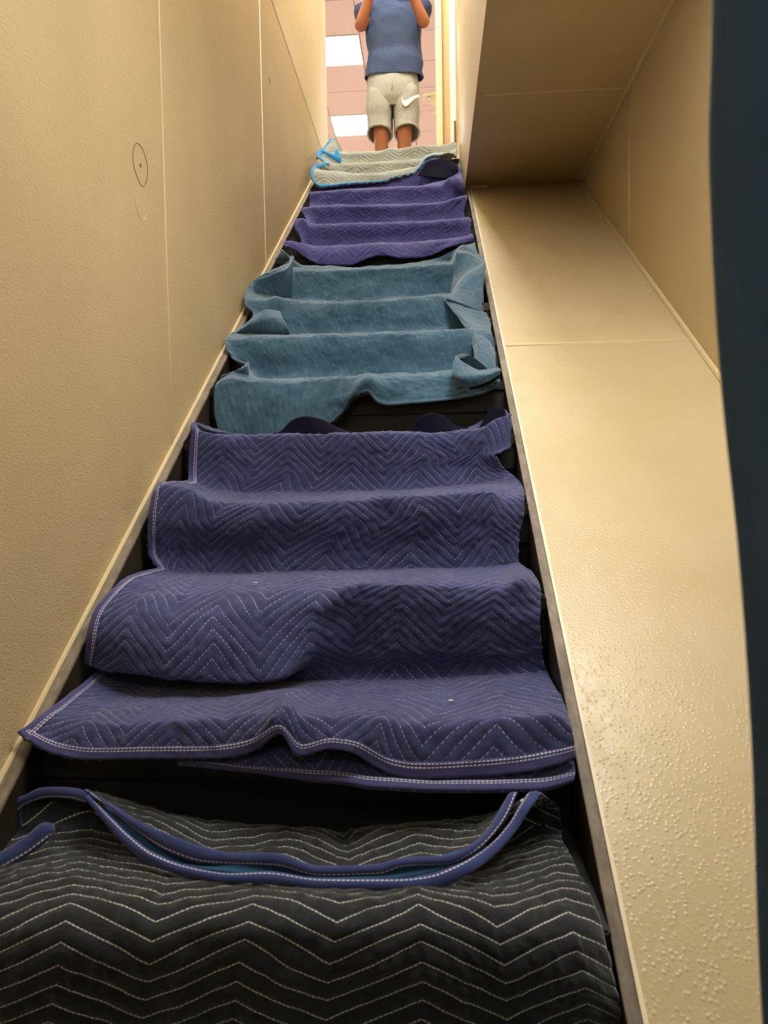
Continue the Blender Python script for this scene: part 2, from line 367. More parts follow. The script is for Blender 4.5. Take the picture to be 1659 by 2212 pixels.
# ------------------------------------------------------------------ control tables (metres): (t, x, y, z) rows of cloth
T = {
 'navy': [
  [(0,-0.7396,1.2,-0.4408),(0.04,-0.7038,1.19,-0.4569),(0.08,-0.6647,1.185,-0.4728),(0.14,-0.604,1.18,-0.4801),(0.25,-0.5008,1.18,-0.4776),(0.36,-0.3979,1.18,-0.4767),(0.42,-0.3375,1.17,-0.4689),(0.46,-0.3048,1.165,-0.4555),(0.49,-0.2721,1.16,-0.4304),(0.505,-0.2593,1.16,-0.4209),(0.54,-0.2288,1.155,-0.462),(0.6,-0.1772,1.16,-0.4502),(0.65,-0.1391,1.165,-0.4581),(0.7,-0.1088,1.17,-0.4788),(0.74,-0.0726,1.17,-0.4974),(0.79,-0.0308,1.17,-0.5033),(0.87,0.0603,1.175,-0.5013),(0.94,0.1506,1.18,-0.4946),(0.98,0.2041,1.185,-0.4835),(1,0.2321,1.2,-0.4767)],
  [(0,-0.7305,1.22,-0.4345),(0.08,-0.6645,1.205,-0.4522),(0.14,-0.6005,1.195,-0.4563),(0.25,-0.4998,1.19,-0.4512),(0.36,-0.3995,1.19,-0.4489),(0.46,-0.3074,1.175,-0.4306),(0.505,-0.2584,1.165,-0.4029),(0.54,-0.2246,1.165,-0.4367),(0.6,-0.1742,1.17,-0.4279),(0.65,-0.1334,1.175,-0.4334),(0.74,-0.0702,1.18,-0.4626),(0.79,-0.0297,1.18,-0.4678),(0.9,0.1012,1.19,-0.4627),(1,0.2348,1.205,-0.4499)],
  [(0,-0.7185,1.255,-0.4241),(0.06,-0.6623,1.235,-0.43),(0.14,-0.5904,1.215,-0.4277),(0.25,-0.5012,1.21,-0.4238),(0.36,-0.4051,1.21,-0.42),(0.46,-0.3033,1.2,-0.407),(0.51,-0.252,1.19,-0.3849),(0.55,-0.2245,1.19,-0.4057),(0.6,-0.174,1.2,-0.4064),(0.65,-0.1265,1.205,-0.4079),(0.79,-0.0231,1.205,-0.4259),(0.9,0.1113,1.21,-0.4149),(0.97,0.198,1.215,-0.4097),(1,0.2301,1.22,-0.425)],
  [(0,-0.71,1.31,-0.4127),(0.06,-0.6641,1.3,-0.4237),(0.14,-0.5898,1.29,-0.4255),(0.36,-0.4255,1.3,-0.421),(0.5,-0.2814,1.29,-0.3981),(0.55,-0.2341,1.29,-0.4154),(0.65,-0.1274,1.3,-0.4182),(0.9,0.1241,1.3,-0.4156),(1,0.2347,1.31,-0.4132)],
  [(0,-0.703,1.38,-0.4004),(0.06,-0.6675,1.385,-0.417),(0.12,-0.6175,1.38,-0.4286),(0.36,-0.4337,1.385,-0.4278),(0.5,-0.275,1.39,-0.4195),(0.65,-0.1265,1.39,-0.421),(1,0.2314,1.39,-0.4074)],
  [(0,-0.7032,1.435,-0.3947),(0.08,-0.6562,1.44,-0.4157),(0.3,-0.4849,1.455,-0.4297),(0.5,-0.2805,1.47,-0.4258),(0.8,0.0214,1.47,-0.4185),(1,0.2326,1.47,-0.4057)],
  [(0,-0.6967,1.46,-0.3916),(0.08,-0.6656,1.462,-0.4041),(0.3,-0.4892,1.47,-0.4122),(0.48,-0.2994,1.468,-0.4085),(0.55,-0.2319,1.478,-0.4003),(0.8,0.0219,1.478,-0.3943),(1,0.2242,1.475,-0.381)],
  [(0,-0.7153,1.405,-0.3691),(0.05,-0.6833,1.395,-0.377),(0.15,-0.588,1.375,-0.3828),(0.28,-0.4622,1.36,-0.3924),(0.4,-0.3433,1.365,-0.3974),(0.46,-0.2929,1.39,-0.3877),(0.5,-0.2661,1.425,-0.3706),(0.53,-0.2413,1.45,-0.3577),(0.6,-0.1708,1.467,-0.3562),(0.8,0.0175,1.472,-0.3577),(1,0.222,1.472,-0.3512)],
  [(0,-0.7071,1.4,-0.3228),(0.15,-0.5826,1.385,-0.329),(0.3,-0.4388,1.38,-0.3327),(0.4,-0.3478,1.39,-0.3353),(0.47,-0.2775,1.415,-0.3272),(0.53,-0.2258,1.45,-0.3132),(0.6,-0.1602,1.468,-0.3076),(0.8,0.0181,1.472,-0.3071),(1,0.2183,1.47,-0.3027)],
  [(0,-0.7036,1.425,-0.2703),(0.15,-0.5854,1.42,-0.2748),(0.4,-0.3548,1.425,-0.2768),(0.52,-0.2297,1.45,-0.2707),(0.58,-0.1831,1.465,-0.2563),(0.7,-0.063,1.475,-0.2607),(0.9,0.1286,1.475,-0.2599),(1,0.2227,1.485,-0.2671)],
  [(0,-0.6907,1.47,-0.2392),(0.1,-0.6166,1.475,-0.2385),(0.3,-0.442,1.48,-0.2385),(0.5,-0.2393,1.485,-0.2358),(0.58,-0.1647,1.48,-0.2228),(0.65,-0.1015,1.482,-0.2246),(0.8,0.0386,1.485,-0.2319),(0.91,0.1445,1.49,-0.2315),(0.95,0.1781,1.49,-0.2143),(1,0.2238,1.51,-0.2391)],
  [(0,-0.6808,1.575,-0.212),(0.06,-0.6342,1.585,-0.2191),(0.3,-0.4607,1.6,-0.2248),(0.6,-0.1513,1.6,-0.22),(0.92,0.1617,1.61,-0.2188),(0.96,0.1927,1.61,-0.2065),(1,0.2248,1.62,-0.2186)],
  [(0,-0.6713,1.7,-0.2123),(0.06,-0.6461,1.725,-0.225),(0.3,-0.4772,1.74,-0.2308),(0.6,-0.1642,1.74,-0.2266),(0.93,0.1744,1.735,-0.2177),(1,0.2078,1.735,-0.2067)],
  [(0,-0.7038,1.72,-0.1764),(0.04,-0.6804,1.735,-0.1817),(0.3,-0.4668,1.75,-0.1821),(0.6,-0.1585,1.75,-0.1796),(0.95,0.1848,1.745,-0.1624),(1,0.21,1.75,-0.1553)],
  [(0,-0.6981,1.71,-0.0953),(0.05,-0.6637,1.72,-0.1021),(0.3,-0.449,1.735,-0.1036),(0.5,-0.2139,1.745,-0.1006),(0.85,0.1095,1.745,-0.0971),(0.94,0.1787,1.745,-0.1059),(1,0.2229,1.76,-0.1029)],
  [(0,-0.6936,1.73,-0.0355),(0.03,-0.6706,1.74,-0.0083),(0.08,-0.616,1.745,-0.0174),(0.15,-0.5572,1.75,-0.0474),(0.25,-0.4647,1.755,-0.0583),(0.5,-0.2142,1.755,-0.0563),(0.7,-0.0365,1.755,-0.0477),(0.83,0.0882,1.755,-0.0428),(0.89,0.1422,1.755,-0.0403),(0.93,0.1759,1.757,-0.059),(1,0.2274,1.775,-0.0581)],
  [(0,-0.6936,1.8,-0.0039),(0.06,-0.6537,1.86,-0.0075),(0.13,-0.5856,1.88,-0.0412),(0.25,-0.485,1.88,-0.0552),(0.5,-0.223,1.88,-0.0469),(0.8,0.0583,1.88,-0.0344),(0.9,0.1549,1.88,-0.0239),(1,0.2364,1.88,-0.0252)],
  [(0,-0.6834,1.96,-0.0028),(0.1,-0.6031,1.98,-0.0305),(0.25,-0.502,2,-0.0365),(0.5,-0.2305,2,-0.037),(0.9,0.1386,1.99,-0.021),(1,0.2267,1.96,-0.0033)],
  [(0,-0.6939,2.005,0.0328),(0.5,-0.2248,2.018,0.0204),(0.9,0.1278,2.012,0.0308),(1,0.1963,1.99,0.0253)],
  [(0,-0.6932,2.01,0.066),(0.5,-0.2214,2.018,0.0545),(0.88,0.1282,2.012,0.0631),(0.95,0.1555,2,0.0557),(1,0.1771,1.985,0.0587)],
  [(0,-0.6895,2.01,0.0991),(0.5,-0.2169,2.018,0.0858),(0.88,0.1286,2.012,0.0953),(1,0.2201,1.995,0.0799)],
  [(0,-0.6824,2.01,0.1518),(0.03,-0.66,2.015,0.1424),(0.1,-0.5835,2.02,0.1291),(0.5,-0.2169,2.025,0.1242),(0.75,0.0129,2.025,0.1231),(0.88,0.1294,2.02,0.1293),(0.94,0.1812,2.02,0.1591),(1,0.2248,2.03,0.1757)],
  [(0,-0.6938,2.07,0.1765),(0.05,-0.6663,2.09,0.15),(0.1,-0.6065,2.1,0.1383),(0.5,-0.2248,2.1,0.1315),(0.75,0.0134,2.1,0.129),(0.9,0.1413,2.1,0.1357),(1,0.2274,2.09,0.177)],
  [(0,-0.7078,2.12,0.1779),(0.15,-0.5778,2.15,0.1421),(0.5,-0.2203,2.15,0.1358),(0.85,0.0842,2.15,0.1375),(0.93,0.1632,2.12,0.1676),(0.97,0.1932,2.12,0.1953),(1,0.219,2.11,0.1911)],
 ],
 'navy_under': [
  [(0,-0.4466,1.19,-0.4877),(0.25,-0.275,1.165,-0.4974),(0.4,-0.1815,1.155,-0.5016),(0.6,-0.0901,1.15,-0.5117),(0.8,0.0588,1.15,-0.5146),(0.93,0.1651,1.155,-0.5132),(1,0.2286,1.175,-0.505)],
  [(0,-0.4502,1.2,-0.486),(0.25,-0.2769,1.175,-0.4864),(0.4,-0.1842,1.175,-0.4911),(0.6,-0.0914,1.172,-0.5016),(0.8,0.0601,1.172,-0.5055),(0.93,0.1688,1.18,-0.5038),(1,0.2339,1.19,-0.4956)],
  [(0,-0.4491,1.212,-0.4741),(0.25,-0.2831,1.212,-0.4645),(0.6,-0.0939,1.212,-0.4794),(0.8,0.0626,1.212,-0.4822),(1,0.2356,1.21,-0.4879)],
 ],
 'upturn': [
  [(0,-0.6922,2.055,0.1551),(0.15,-0.5512,2.05,0.1275),(0.3,-0.3609,2.05,0.1207),(0.5,-0.2103,2.05,0.1202),(0.7,-0.0016,2.05,0.1197),(0.85,0.0801,2.05,0.1206),(0.93,0.1576,2.05,0.1359),(1,0.2188,2.06,0.1615)],
  [(0,-0.6959,2.08,0.1746),(0.06,-0.6592,2.09,0.1526),(0.15,-0.5617,2.09,0.1382),(0.25,-0.4553,2.08,0.1366),(0.3,-0.3987,2.07,0.1765),(0.34,-0.3621,2.065,0.1833),(0.39,-0.3196,2.07,0.176),(0.45,-0.2679,2.075,0.1497),(0.51,-0.2142,2.09,0.1333),(0.66,-0.0675,2.09,0.1315),(0.7,-0.0315,2.07,0.1721),(0.74,-0.0006,2.065,0.1842),(0.79,0.0365,2.07,0.1758),(0.85,0.0816,2.08,0.1436),(0.91,0.1333,2.08,0.1358),(0.95,0.1541,2.07,0.1651),(0.98,0.1808,2.07,0.1988),(1,0.2123,2.07,0.1888)],
 ],
 'fold1': [
  [(0,-0.7071,2.95,0.7601),(0.5,-0.637,3.02,0.7558),(1,-0.5772,3.04,0.7742)],
  [(0,-0.7166,2.93,0.7967),(0.5,-0.6269,2.98,0.8124),(1,-0.5676,3,0.8444)],
  [(0,-0.7005,2.93,0.8224),(0.3,-0.6367,2.94,0.8454),(0.7,-0.5765,2.95,0.8686),(1,-0.5581,2.98,0.9144)],
  [(0,-0.6998,2.96,0.8362),(0.3,-0.6413,2.98,0.8624),(0.7,-0.588,2.99,0.8919),(1,-0.5754,3.01,0.9317)],
 ],
 'fold2': [
  [(0,-0.7509,2.66,0.5331),(0.5,-0.6492,2.72,0.5346),(1,-0.5276,2.76,0.5509)],
  [(0,-0.7033,2.63,0.5514),(0.5,-0.6186,2.67,0.5637),(1,-0.537,2.72,0.5784)],
  [(0,-0.6688,2.62,0.572),(0.5,-0.6025,2.65,0.5966),(1,-0.5541,2.72,0.6103)],
  [(0,-0.6564,2.65,0.6086),(0.4,-0.6101,2.68,0.6413),(1,-0.5702,2.75,0.6491)],
 ],
 'fold3': [
  [(0,-0.7013,2.38,0.3343),(0.5,-0.6681,2.42,0.3356),(1,-0.6242,2.45,0.3415)],
  [(0,-0.6886,2.36,0.3497),(0.5,-0.6497,2.38,0.3638),(1,-0.6155,2.42,0.375)],
  [(0,-0.6755,2.37,0.36),(0.5,-0.6305,2.38,0.3726),(0.85,-0.6148,2.4,0.3876),(1,-0.6164,2.42,0.4032)],
 ],
 'foldR1': [
  [(0,0.0934,2.98,0.7515),(0.5,0.1333,2.97,0.8036),(1,0.2282,2.95,0.8575)],
  [(0,0.1053,3.02,0.8447),(0.5,0.151,3.01,0.8667),(1,0.2298,2.97,0.8689)],
  [(0,0.1183,3.03,0.9325),(0.5,0.1532,3.04,0.9324),(1,0.2303,3,0.8853)],
 ],
 'foldR2': [
  [(0,0.068,2.8,0.6927),(0.5,0.1448,2.78,0.6536),(1,0.2009,2.78,0.6307)],
  [(0,0.0842,2.86,0.7214),(0.5,0.1449,2.84,0.7178),(1,0.2097,2.84,0.7281)],
  [(0,0.0972,2.92,0.7472),(0.5,0.1413,2.9,0.7915),(1,0.2244,2.9,0.8448)],
  [(0,0.1021,2.95,0.7659),(0.5,0.1396,2.94,0.8099),(1,0.2238,2.94,0.8621)],
 ],
 'foldR3': [
  [(0,0.1524,2.44,0.3569),(0.35,0.1659,2.41,0.3521),(0.8,0.2126,2.42,0.3554),(1,0.2246,2.45,0.3595)],
  [(0,0.1535,2.5,0.4133),(0.35,0.1667,2.46,0.4094),(0.8,0.2144,2.47,0.4097),(1,0.2265,2.5,0.4144)],
  [(0,0.1428,2.58,0.4923),(0.35,0.1657,2.53,0.482),(0.8,0.2081,2.54,0.4746),(1,0.2245,2.58,0.4817)],
  [(0,0.1126,2.7,0.5846),(0.35,0.1501,2.64,0.5537),(0.8,0.2042,2.65,0.5407),(1,0.2252,2.68,0.5463)],
  [(0,0.0645,2.81,0.6811),(0.35,0.1208,2.76,0.6357),(0.8,0.1976,2.74,0.5906),(1,0.2287,2.76,0.594)],
  [(0,0.0582,2.84,0.7065),(0.35,0.1228,2.8,0.6696),(0.8,0.1921,2.78,0.631),(1,0.2191,2.79,0.6254)],
 ],
 'roll': [
  [(0,0.0824,2.245,0.2814),(0.4,0.124,2.22,0.2743),(0.7,0.1717,2.215,0.2865),(1,0.2156,2.23,0.3128)],
  [(0,0.0682,2.235,0.3118),(0.4,0.115,2.205,0.2979),(0.7,0.1656,2.205,0.305),(1,0.2189,2.22,0.3225)],
  [(0,0.072,2.25,0.3482),(0.4,0.114,2.235,0.3276),(0.7,0.1651,2.235,0.322),(1,0.2177,2.25,0.3327)],
  [(0,0.0835,2.28,0.3815),(0.3,0.1103,2.27,0.356),(0.7,0.1653,2.275,0.3336),(1,0.2158,2.29,0.3402)],
 ],
 'rollin': [
  [(0,0.0939,2.3,0.3378),(1,0.1816,2.3,0.3266)],
  [(0,0.0919,2.31,0.3863),(0.4,0.1243,2.31,0.3853),(1,0.1825,2.31,0.3427)],
 ],
 'rollslot': [
  [(0,0.1247,2.235,0.2676),(0.5,0.1732,2.235,0.2792),(1,0.2164,2.24,0.3028)],
  [(0,0.1249,2.235,0.2819),(0.5,0.1734,2.235,0.2948),(1,0.2166,2.24,0.317)],
 ],
 'dark_inner': [
  [(0,-0.056,4.4,1.8192),(0.5,0.077,4.38,1.7887),(1,0.1929,4.38,1.7754)],
  [(0,-0.0219,4.41,1.8684),(0.5,0.0784,4.41,1.8638),(1,0.1881,4.38,1.8353)],
  [(0,0.0009,4.42,1.9072),(0.5,0.0795,4.43,1.9244),(0.8,0.1405,4.42,1.909),(1,0.1838,4.4,1.8711)],
 ],
 'black': [
  [(0,-0.7,0.64,-0.785),(0.5,-0.22,0.64,-0.785),(1,0.225,0.64,-0.785)],
  [(0,-0.7,0.8,-0.785),(0.5,-0.22,0.8,-0.785),(1,0.225,0.8,-0.785)],
  [(0,-0.7,0.915,-0.775),(0.5,-0.22,0.9,-0.775),(1,0.225,0.915,-0.775)],
  [(0,-0.6965,0.9,-0.7379),(0.25,-0.4477,0.9,-0.7292),(0.5,-0.2061,0.895,-0.7168),(0.75,0.031,0.9,-0.7125),(0.95,0.1912,0.9,-0.7069),(1,0.2361,0.92,-0.7231)],
  [(0,-0.6767,0.905,-0.6673),(0.25,-0.432,0.9,-0.6532),(0.5,-0.1993,0.9,-0.6464),(0.75,0.0319,0.9,-0.6396),(0.95,0.1866,0.905,-0.6478),(1,0.2322,0.93,-0.6709)],
  [(0,-0.6718,0.92,-0.6247),(0.25,-0.4307,0.915,-0.6086),(0.5,-0.1877,0.91,-0.5991),(0.75,0.027,0.915,-0.6),(0.95,0.178,0.92,-0.6119),(1,0.2256,0.95,-0.6307)],
  [(0,-0.6816,0.955,-0.6102),(0.25,-0.4389,0.95,-0.588),(0.5,-0.1875,0.945,-0.5825),(0.75,0.0222,0.95,-0.584),(0.95,0.1766,0.96,-0.5964),(1,0.2183,0.98,-0.6046)],
  [(0,-0.6978,1,-0.6099),(0.1,-0.6104,1,-0.5938),(0.25,-0.4511,1.01,-0.5892),(0.5,-0.193,1.01,-0.5979),(0.75,0.0173,1.01,-0.5935),(0.95,0.1779,1.02,-0.589),(1,0.2117,1.03,-0.5941)],
  [(0,-0.72,1.05,-0.6139),(0.1,-0.6344,1.06,-0.5991),(0.25,-0.4695,1.07,-0.5978),(0.5,-0.2021,1.08,-0.6132),(0.75,0.0117,1.08,-0.6089),(0.95,0.1781,1.08,-0.5911),(1,0.2059,1.09,-0.5873)],
  [(0,-0.7434,1.11,-0.6131),(0.1,-0.6569,1.12,-0.6011),(0.25,-0.4871,1.13,-0.6074),(0.5,-0.2088,1.14,-0.6196),(0.75,0.0089,1.14,-0.6157),(0.95,0.1771,1.14,-0.6011),(1,0.2037,1.14,-0.5945)],
  [(0,-0.754,1.16,-0.5951),(0.1,-0.6723,1.17,-0.5947),(0.25,-0.5038,1.18,-0.6136),(0.5,-0.2095,1.19,-0.6278),(0.75,0.0056,1.19,-0.6225),(0.95,0.1757,1.18,-0.6049),(1,0.207,1.175,-0.5955)],
  [(0,-0.7558,1.185,-0.5701),(0.1,-0.6807,1.195,-0.5637),(0.25,-0.5114,1.205,-0.6097),(0.5,-0.2045,1.21,-0.6266),(0.75,0.006,1.21,-0.6166),(0.95,0.1757,1.205,-0.5911),(1,0.2115,1.2,-0.5881)],
 ],
 'black_flap': [
  [(0,-0.5743,1.13,-0.5172),(0.07,-0.5005,1.1,-0.5502),(0.14,-0.4408,1.07,-0.5696),(0.25,-0.359,1.05,-0.5862),(0.36,-0.278,1.045,-0.5819),(0.5,-0.1762,1.035,-0.5937),(0.64,-0.0834,1.035,-0.589),(0.7,-0.0455,1.045,-0.5803),(0.76,-0.0024,1.045,-0.5795),(0.85,0.0531,1.06,-0.5666),(0.92,0.0943,1.09,-0.5474),(0.96,0.113,1.11,-0.528),(1,0.1555,1.14,-0.5112)],
  [(0,-0.5786,1.145,-0.5224),(0.07,-0.505,1.13,-0.5541),(0.14,-0.4504,1.11,-0.5691),(0.25,-0.3729,1.1,-0.5857),(0.36,-0.2899,1.095,-0.5854),(0.5,-0.1776,1.09,-0.5958),(0.56,-0.1458,1.1,-0.6007),(0.64,-0.0876,1.095,-0.5909),(0.76,0.0015,1.1,-0.583),(0.85,0.0603,1.11,-0.5685),(0.92,0.1061,1.13,-0.5475),(1,0.1732,1.15,-0.5186)],
  [(0,-0.5846,1.165,-0.5315),(0.1,-0.4999,1.165,-0.5612),(0.25,-0.3962,1.155,-0.583),(0.36,-0.2999,1.15,-0.5893),(0.5,-0.1867,1.15,-0.5986),(0.56,-0.1549,1.155,-0.6085),(0.62,-0.1169,1.15,-0.5919),(0.76,-0.0018,1.155,-0.5808),(0.85,0.0708,1.16,-0.5728),(0.92,0.1209,1.165,-0.551),(1,0.1898,1.17,-0.5384)],
  [(0,-0.5921,1.185,-0.5406),(0.1,-0.5073,1.188,-0.5706),(0.25,-0.4161,1.19,-0.5884),(0.36,-0.3149,1.19,-0.5984),(0.5,-0.1928,1.19,-0.603),(0.56,-0.1619,1.185,-0.6106),(0.6,-0.1479,1.19,-0.6015),(0.76,-0.0175,1.19,-0.5882),(0.85,0.0845,1.19,-0.577),(0.92,0.139,1.19,-0.5547),(1,0.2059,1.185,-0.5609)],
  [(0,-0.5999,1.2,-0.5558),(0.25,-0.4216,1.205,-0.6058),(0.5,-0.1954,1.205,-0.6189),(0.76,-0.0179,1.205,-0.6062),(1,0.2115,1.2,-0.5905)],
 ],
 'teal': [
  [(0,-0.6829,2.28,0.1507),(0.1,-0.5977,2.28,0.1444),(0.25,-0.4765,2.28,0.1463),(0.42,-0.34,2.275,0.1637),(0.47,-0.2758,2.27,0.2104),(0.51,-0.2418,2.265,0.253),(0.56,-0.1935,2.255,0.2681),(0.59,-0.1676,2.255,0.2399),(0.62,-0.1374,2.26,0.2295),(0.8,0.0814,2.27,0.244),(0.92,0.1761,2.275,0.2625),(1,0.2201,2.28,0.2851)],
  [(0,-0.6991,2.28,0.2228),(0.25,-0.4717,2.28,0.2174),(0.42,-0.3394,2.28,0.2261),(0.49,-0.266,2.27,0.2526),(0.56,-0.193,2.255,0.2927),(0.62,-0.1298,2.265,0.2662),(0.8,0.0819,2.275,0.2736),(1,0.2202,2.28,0.2967)],
  [(0,-0.6953,2.285,0.3007),(0.05,-0.6559,2.288,0.3209),(0.25,-0.46,2.293,0.3119),(0.45,-0.2794,2.293,0.319),(0.53,-0.2217,2.285,0.3281),(0.56,-0.1944,2.28,0.334),(0.6,-0.1627,2.288,0.3225),(0.8,0.0831,2.293,0.3181),(0.92,0.1634,2.293,0.3116),(1,0.2194,2.3,0.314)],
  [(0,-0.66,2.36,0.3612),(0.05,-0.6211,2.39,0.3521),(0.12,-0.565,2.42,0.3454),(0.5,-0.2317,2.42,0.3458),(0.9,0.1419,2.42,0.3542),(1,0.231,2.42,0.3518)],
  [(0,-0.6385,2.5,0.4134),(0.06,-0.6269,2.53,0.3834),(0.12,-0.5847,2.54,0.359),(0.5,-0.2437,2.545,0.3588),(0.9,0.149,2.54,0.3718),(1,0.2385,2.53,0.3839)],
  [(0,-0.6959,2.53,0.4394),(0.05,-0.6582,2.55,0.4152),(0.12,-0.5879,2.56,0.4148),(0.5,-0.2444,2.562,0.4105),(0.9,0.1506,2.56,0.4153),(1,0.2349,2.54,0.4177)],
  [(0,-0.7281,2.54,0.4749),(0.05,-0.681,2.552,0.4658),(0.5,-0.2466,2.56,0.4594),(0.9,0.1429,2.558,0.4638),(1,0.2273,2.54,0.458)],
  [(0,-0.7379,2.565,0.5079),(0.04,-0.6929,2.562,0.5043),(0.1,-0.6319,2.563,0.5093),(0.5,-0.2514,2.567,0.5051),(0.7,-0.0445,2.567,0.5069),(0.88,0.1277,2.567,0.5114),(1,0.2211,2.575,0.5085)],
  [(0,-0.7253,2.66,0.565),(0.05,-0.6653,2.68,0.5603),(0.12,-0.5882,2.69,0.5496),(0.5,-0.259,2.7,0.5414),(0.88,0.131,2.7,0.5465),(1,0.2269,2.68,0.5513)],
  [(0,-0.6868,2.78,0.6384),(0.06,-0.6113,2.8,0.6116),(0.13,-0.5371,2.81,0.5645),(0.5,-0.2573,2.815,0.5641),(0.88,0.1132,2.81,0.5819),(1,0.2356,2.78,0.5894)],
  [(0,-0.6911,2.8,0.6646),(0.06,-0.6128,2.81,0.639),(0.12,-0.5564,2.82,0.6141),(0.5,-0.2523,2.83,0.6102),(0.88,0.0872,2.825,0.6127),(0.93,0.1493,2.81,0.6074),(1,0.233,2.79,0.6004)],
  [(0,-0.7227,2.81,0.6878),(0.06,-0.6409,2.815,0.6736),(0.12,-0.5823,2.825,0.6595),(0.5,-0.2516,2.83,0.6462),(0.85,0.0518,2.828,0.6538),(0.93,0.1402,2.8,0.632),(1,0.2217,2.78,0.6073)],
  [(0,-0.7323,2.835,0.7177),(0.05,-0.6528,2.83,0.7065),(0.09,-0.6059,2.83,0.7212),(0.14,-0.5517,2.835,0.7007),(0.25,-0.4506,2.838,0.689),(0.5,-0.257,2.838,0.6933),(0.75,-0.047,2.838,0.6988),(0.88,0.0653,2.838,0.7058),(0.94,0.1322,2.81,0.6682),(1,0.2111,2.8,0.6279)],
  [(0,-0.7444,2.9,0.7637),(0.05,-0.6826,2.92,0.7517),(0.1,-0.6028,2.95,0.7414),(0.5,-0.2585,2.96,0.7247),(0.85,0.0644,2.96,0.7362),(0.92,0.1197,2.93,0.7361),(1,0.2192,2.9,0.7069)],
  [(0,-0.7418,2.97,0.8176),(0.06,-0.6558,3.02,0.799),(0.11,-0.585,3.08,0.7726),(0.5,-0.2592,3.085,0.7687),(0.88,0.0868,3.08,0.7809),(0.93,0.1146,3.03,0.7996),(1,0.2238,2.98,0.7638)],
  [(0,-0.7171,3,0.8497),(0.05,-0.6493,3.04,0.8389),(0.1,-0.5897,3.09,0.8265),(0.5,-0.2534,3.1,0.8252),(0.9,0.0977,3.095,0.8369),(0.94,0.1259,3.06,0.8437),(1,0.2321,3.03,0.843)],
  [(0,-0.6758,3.03,0.8836),(0.05,-0.6202,3.05,0.893),(0.08,-0.5855,3.08,0.9219),(0.1,-0.583,3.105,0.8935),(0.5,-0.2488,3.108,0.8941),(0.89,0.0989,3.108,0.9029),(0.93,0.1186,3.09,0.9453),(1,0.2368,3.06,0.8972)],
  [(0,-0.6504,3.1,0.9163),(0.05,-0.5989,3.13,0.945),(0.09,-0.5946,3.17,0.9385),(0.5,-0.2545,3.18,0.9208),(0.89,0.1114,3.18,0.9334),(0.93,0.1319,3.17,0.9852),(1,0.2419,3.15,0.9354)],
  [(0,-0.5942,3.15,0.9627),(0.06,-0.5996,3.18,0.984),(0.1,-0.5527,3.24,0.9613),(0.5,-0.2608,3.26,0.9502),(0.86,0.0937,3.26,0.9699),(0.93,0.1495,3.2,1.0139),(1,0.2125,3.18,0.9753)],
  [(0,-0.6443,3.2,1.0243),(0.06,-0.6746,3.22,0.9907),(0.1,-0.5843,3.3,0.9862),(0.5,-0.2639,3.3,0.9681),(0.8,0.0319,3.28,0.9823),(0.93,0.1658,3.24,1.0301),(1,0.2088,3.24,1.0365)],
 ],
 'purple': [
  [(0,-0.6621,3.345,1.0894),(0.05,-0.6241,3.35,1.0768),(0.1,-0.5804,3.345,1.0396),(0.18,-0.5101,3.335,0.9979),(0.27,-0.4296,3.33,0.985),(0.35,-0.3627,3.33,0.9868),(0.42,-0.294,3.335,1.011),(0.5,-0.2168,3.34,1.0285),(0.6,-0.1204,3.33,1.0051),(0.72,-0.0247,3.335,1.0134),(0.86,0.0928,3.35,1.0513),(1,0.2125,3.36,1.0897)],
  [(0,-0.6715,3.36,1.101),(0.08,-0.6031,3.355,1.0818),(0.18,-0.5115,3.35,1.0427),(0.35,-0.3635,3.345,1.0335),(0.5,-0.217,3.35,1.0527),(0.72,-0.0243,3.35,1.0474),(0.86,0.0933,3.36,1.0713),(1,0.2129,3.365,1.0977)],
  [(0,-0.6699,3.375,1.1121),(0.08,-0.5996,3.375,1.1072),(0.18,-0.5143,3.373,1.0798),(0.42,-0.2961,3.373,1.0842),(0.72,-0.0047,3.373,1.0835),(0.9,0.141,3.375,1.0953),(1,0.2117,3.38,1.1068)],
  [(0,-0.6576,3.45,1.1445),(0.08,-0.5802,3.48,1.1248),(0.42,-0.3073,3.5,1.1272),(0.9,0.1463,3.5,1.1403),(1,0.2115,3.48,1.1485)],
  [(0,-0.6268,3.58,1.1696),(0.08,-0.5856,3.61,1.1593),(0.42,-0.3179,3.62,1.1613),(0.9,0.1512,3.62,1.1748),(1,0.2155,3.62,1.1949)],
  [(0,-0.6405,3.61,1.2209),(0.06,-0.5971,3.63,1.2143),(0.42,-0.3188,3.64,1.2136),(0.9,0.1411,3.64,1.2227),(1,0.2141,3.63,1.2277)],
  [(0,-0.6695,3.62,1.2712),(0.06,-0.6112,3.635,1.2557),(0.42,-0.3181,3.64,1.2479),(0.9,0.1415,3.64,1.2545),(1,0.217,3.635,1.2542)],
  [(0,-0.6686,3.645,1.3098),(0.04,-0.635,3.643,1.3146),(0.1,-0.5841,3.645,1.2764),(0.42,-0.3181,3.645,1.2725),(0.72,-0.0037,3.645,1.2712),(1,0.2181,3.65,1.2798)],
  [(0,-0.6653,3.72,1.3431),(0.1,-0.5894,3.77,1.3243),(0.42,-0.329,3.77,1.3185),(0.9,0.1468,3.77,1.3228),(1,0.2101,3.75,1.3271)],
  [(0,-0.6463,3.85,1.3786),(0.1,-0.583,3.89,1.3606),(0.42,-0.3071,3.89,1.3543),(0.9,0.1268,3.89,1.361),(1,0.1978,3.88,1.3739)],
  [(0,-0.6559,3.88,1.4091),(0.1,-0.585,3.91,1.4119),(0.42,-0.3082,3.915,1.4072),(0.9,0.1157,3.91,1.4124),(1,0.1942,3.9,1.4103)],
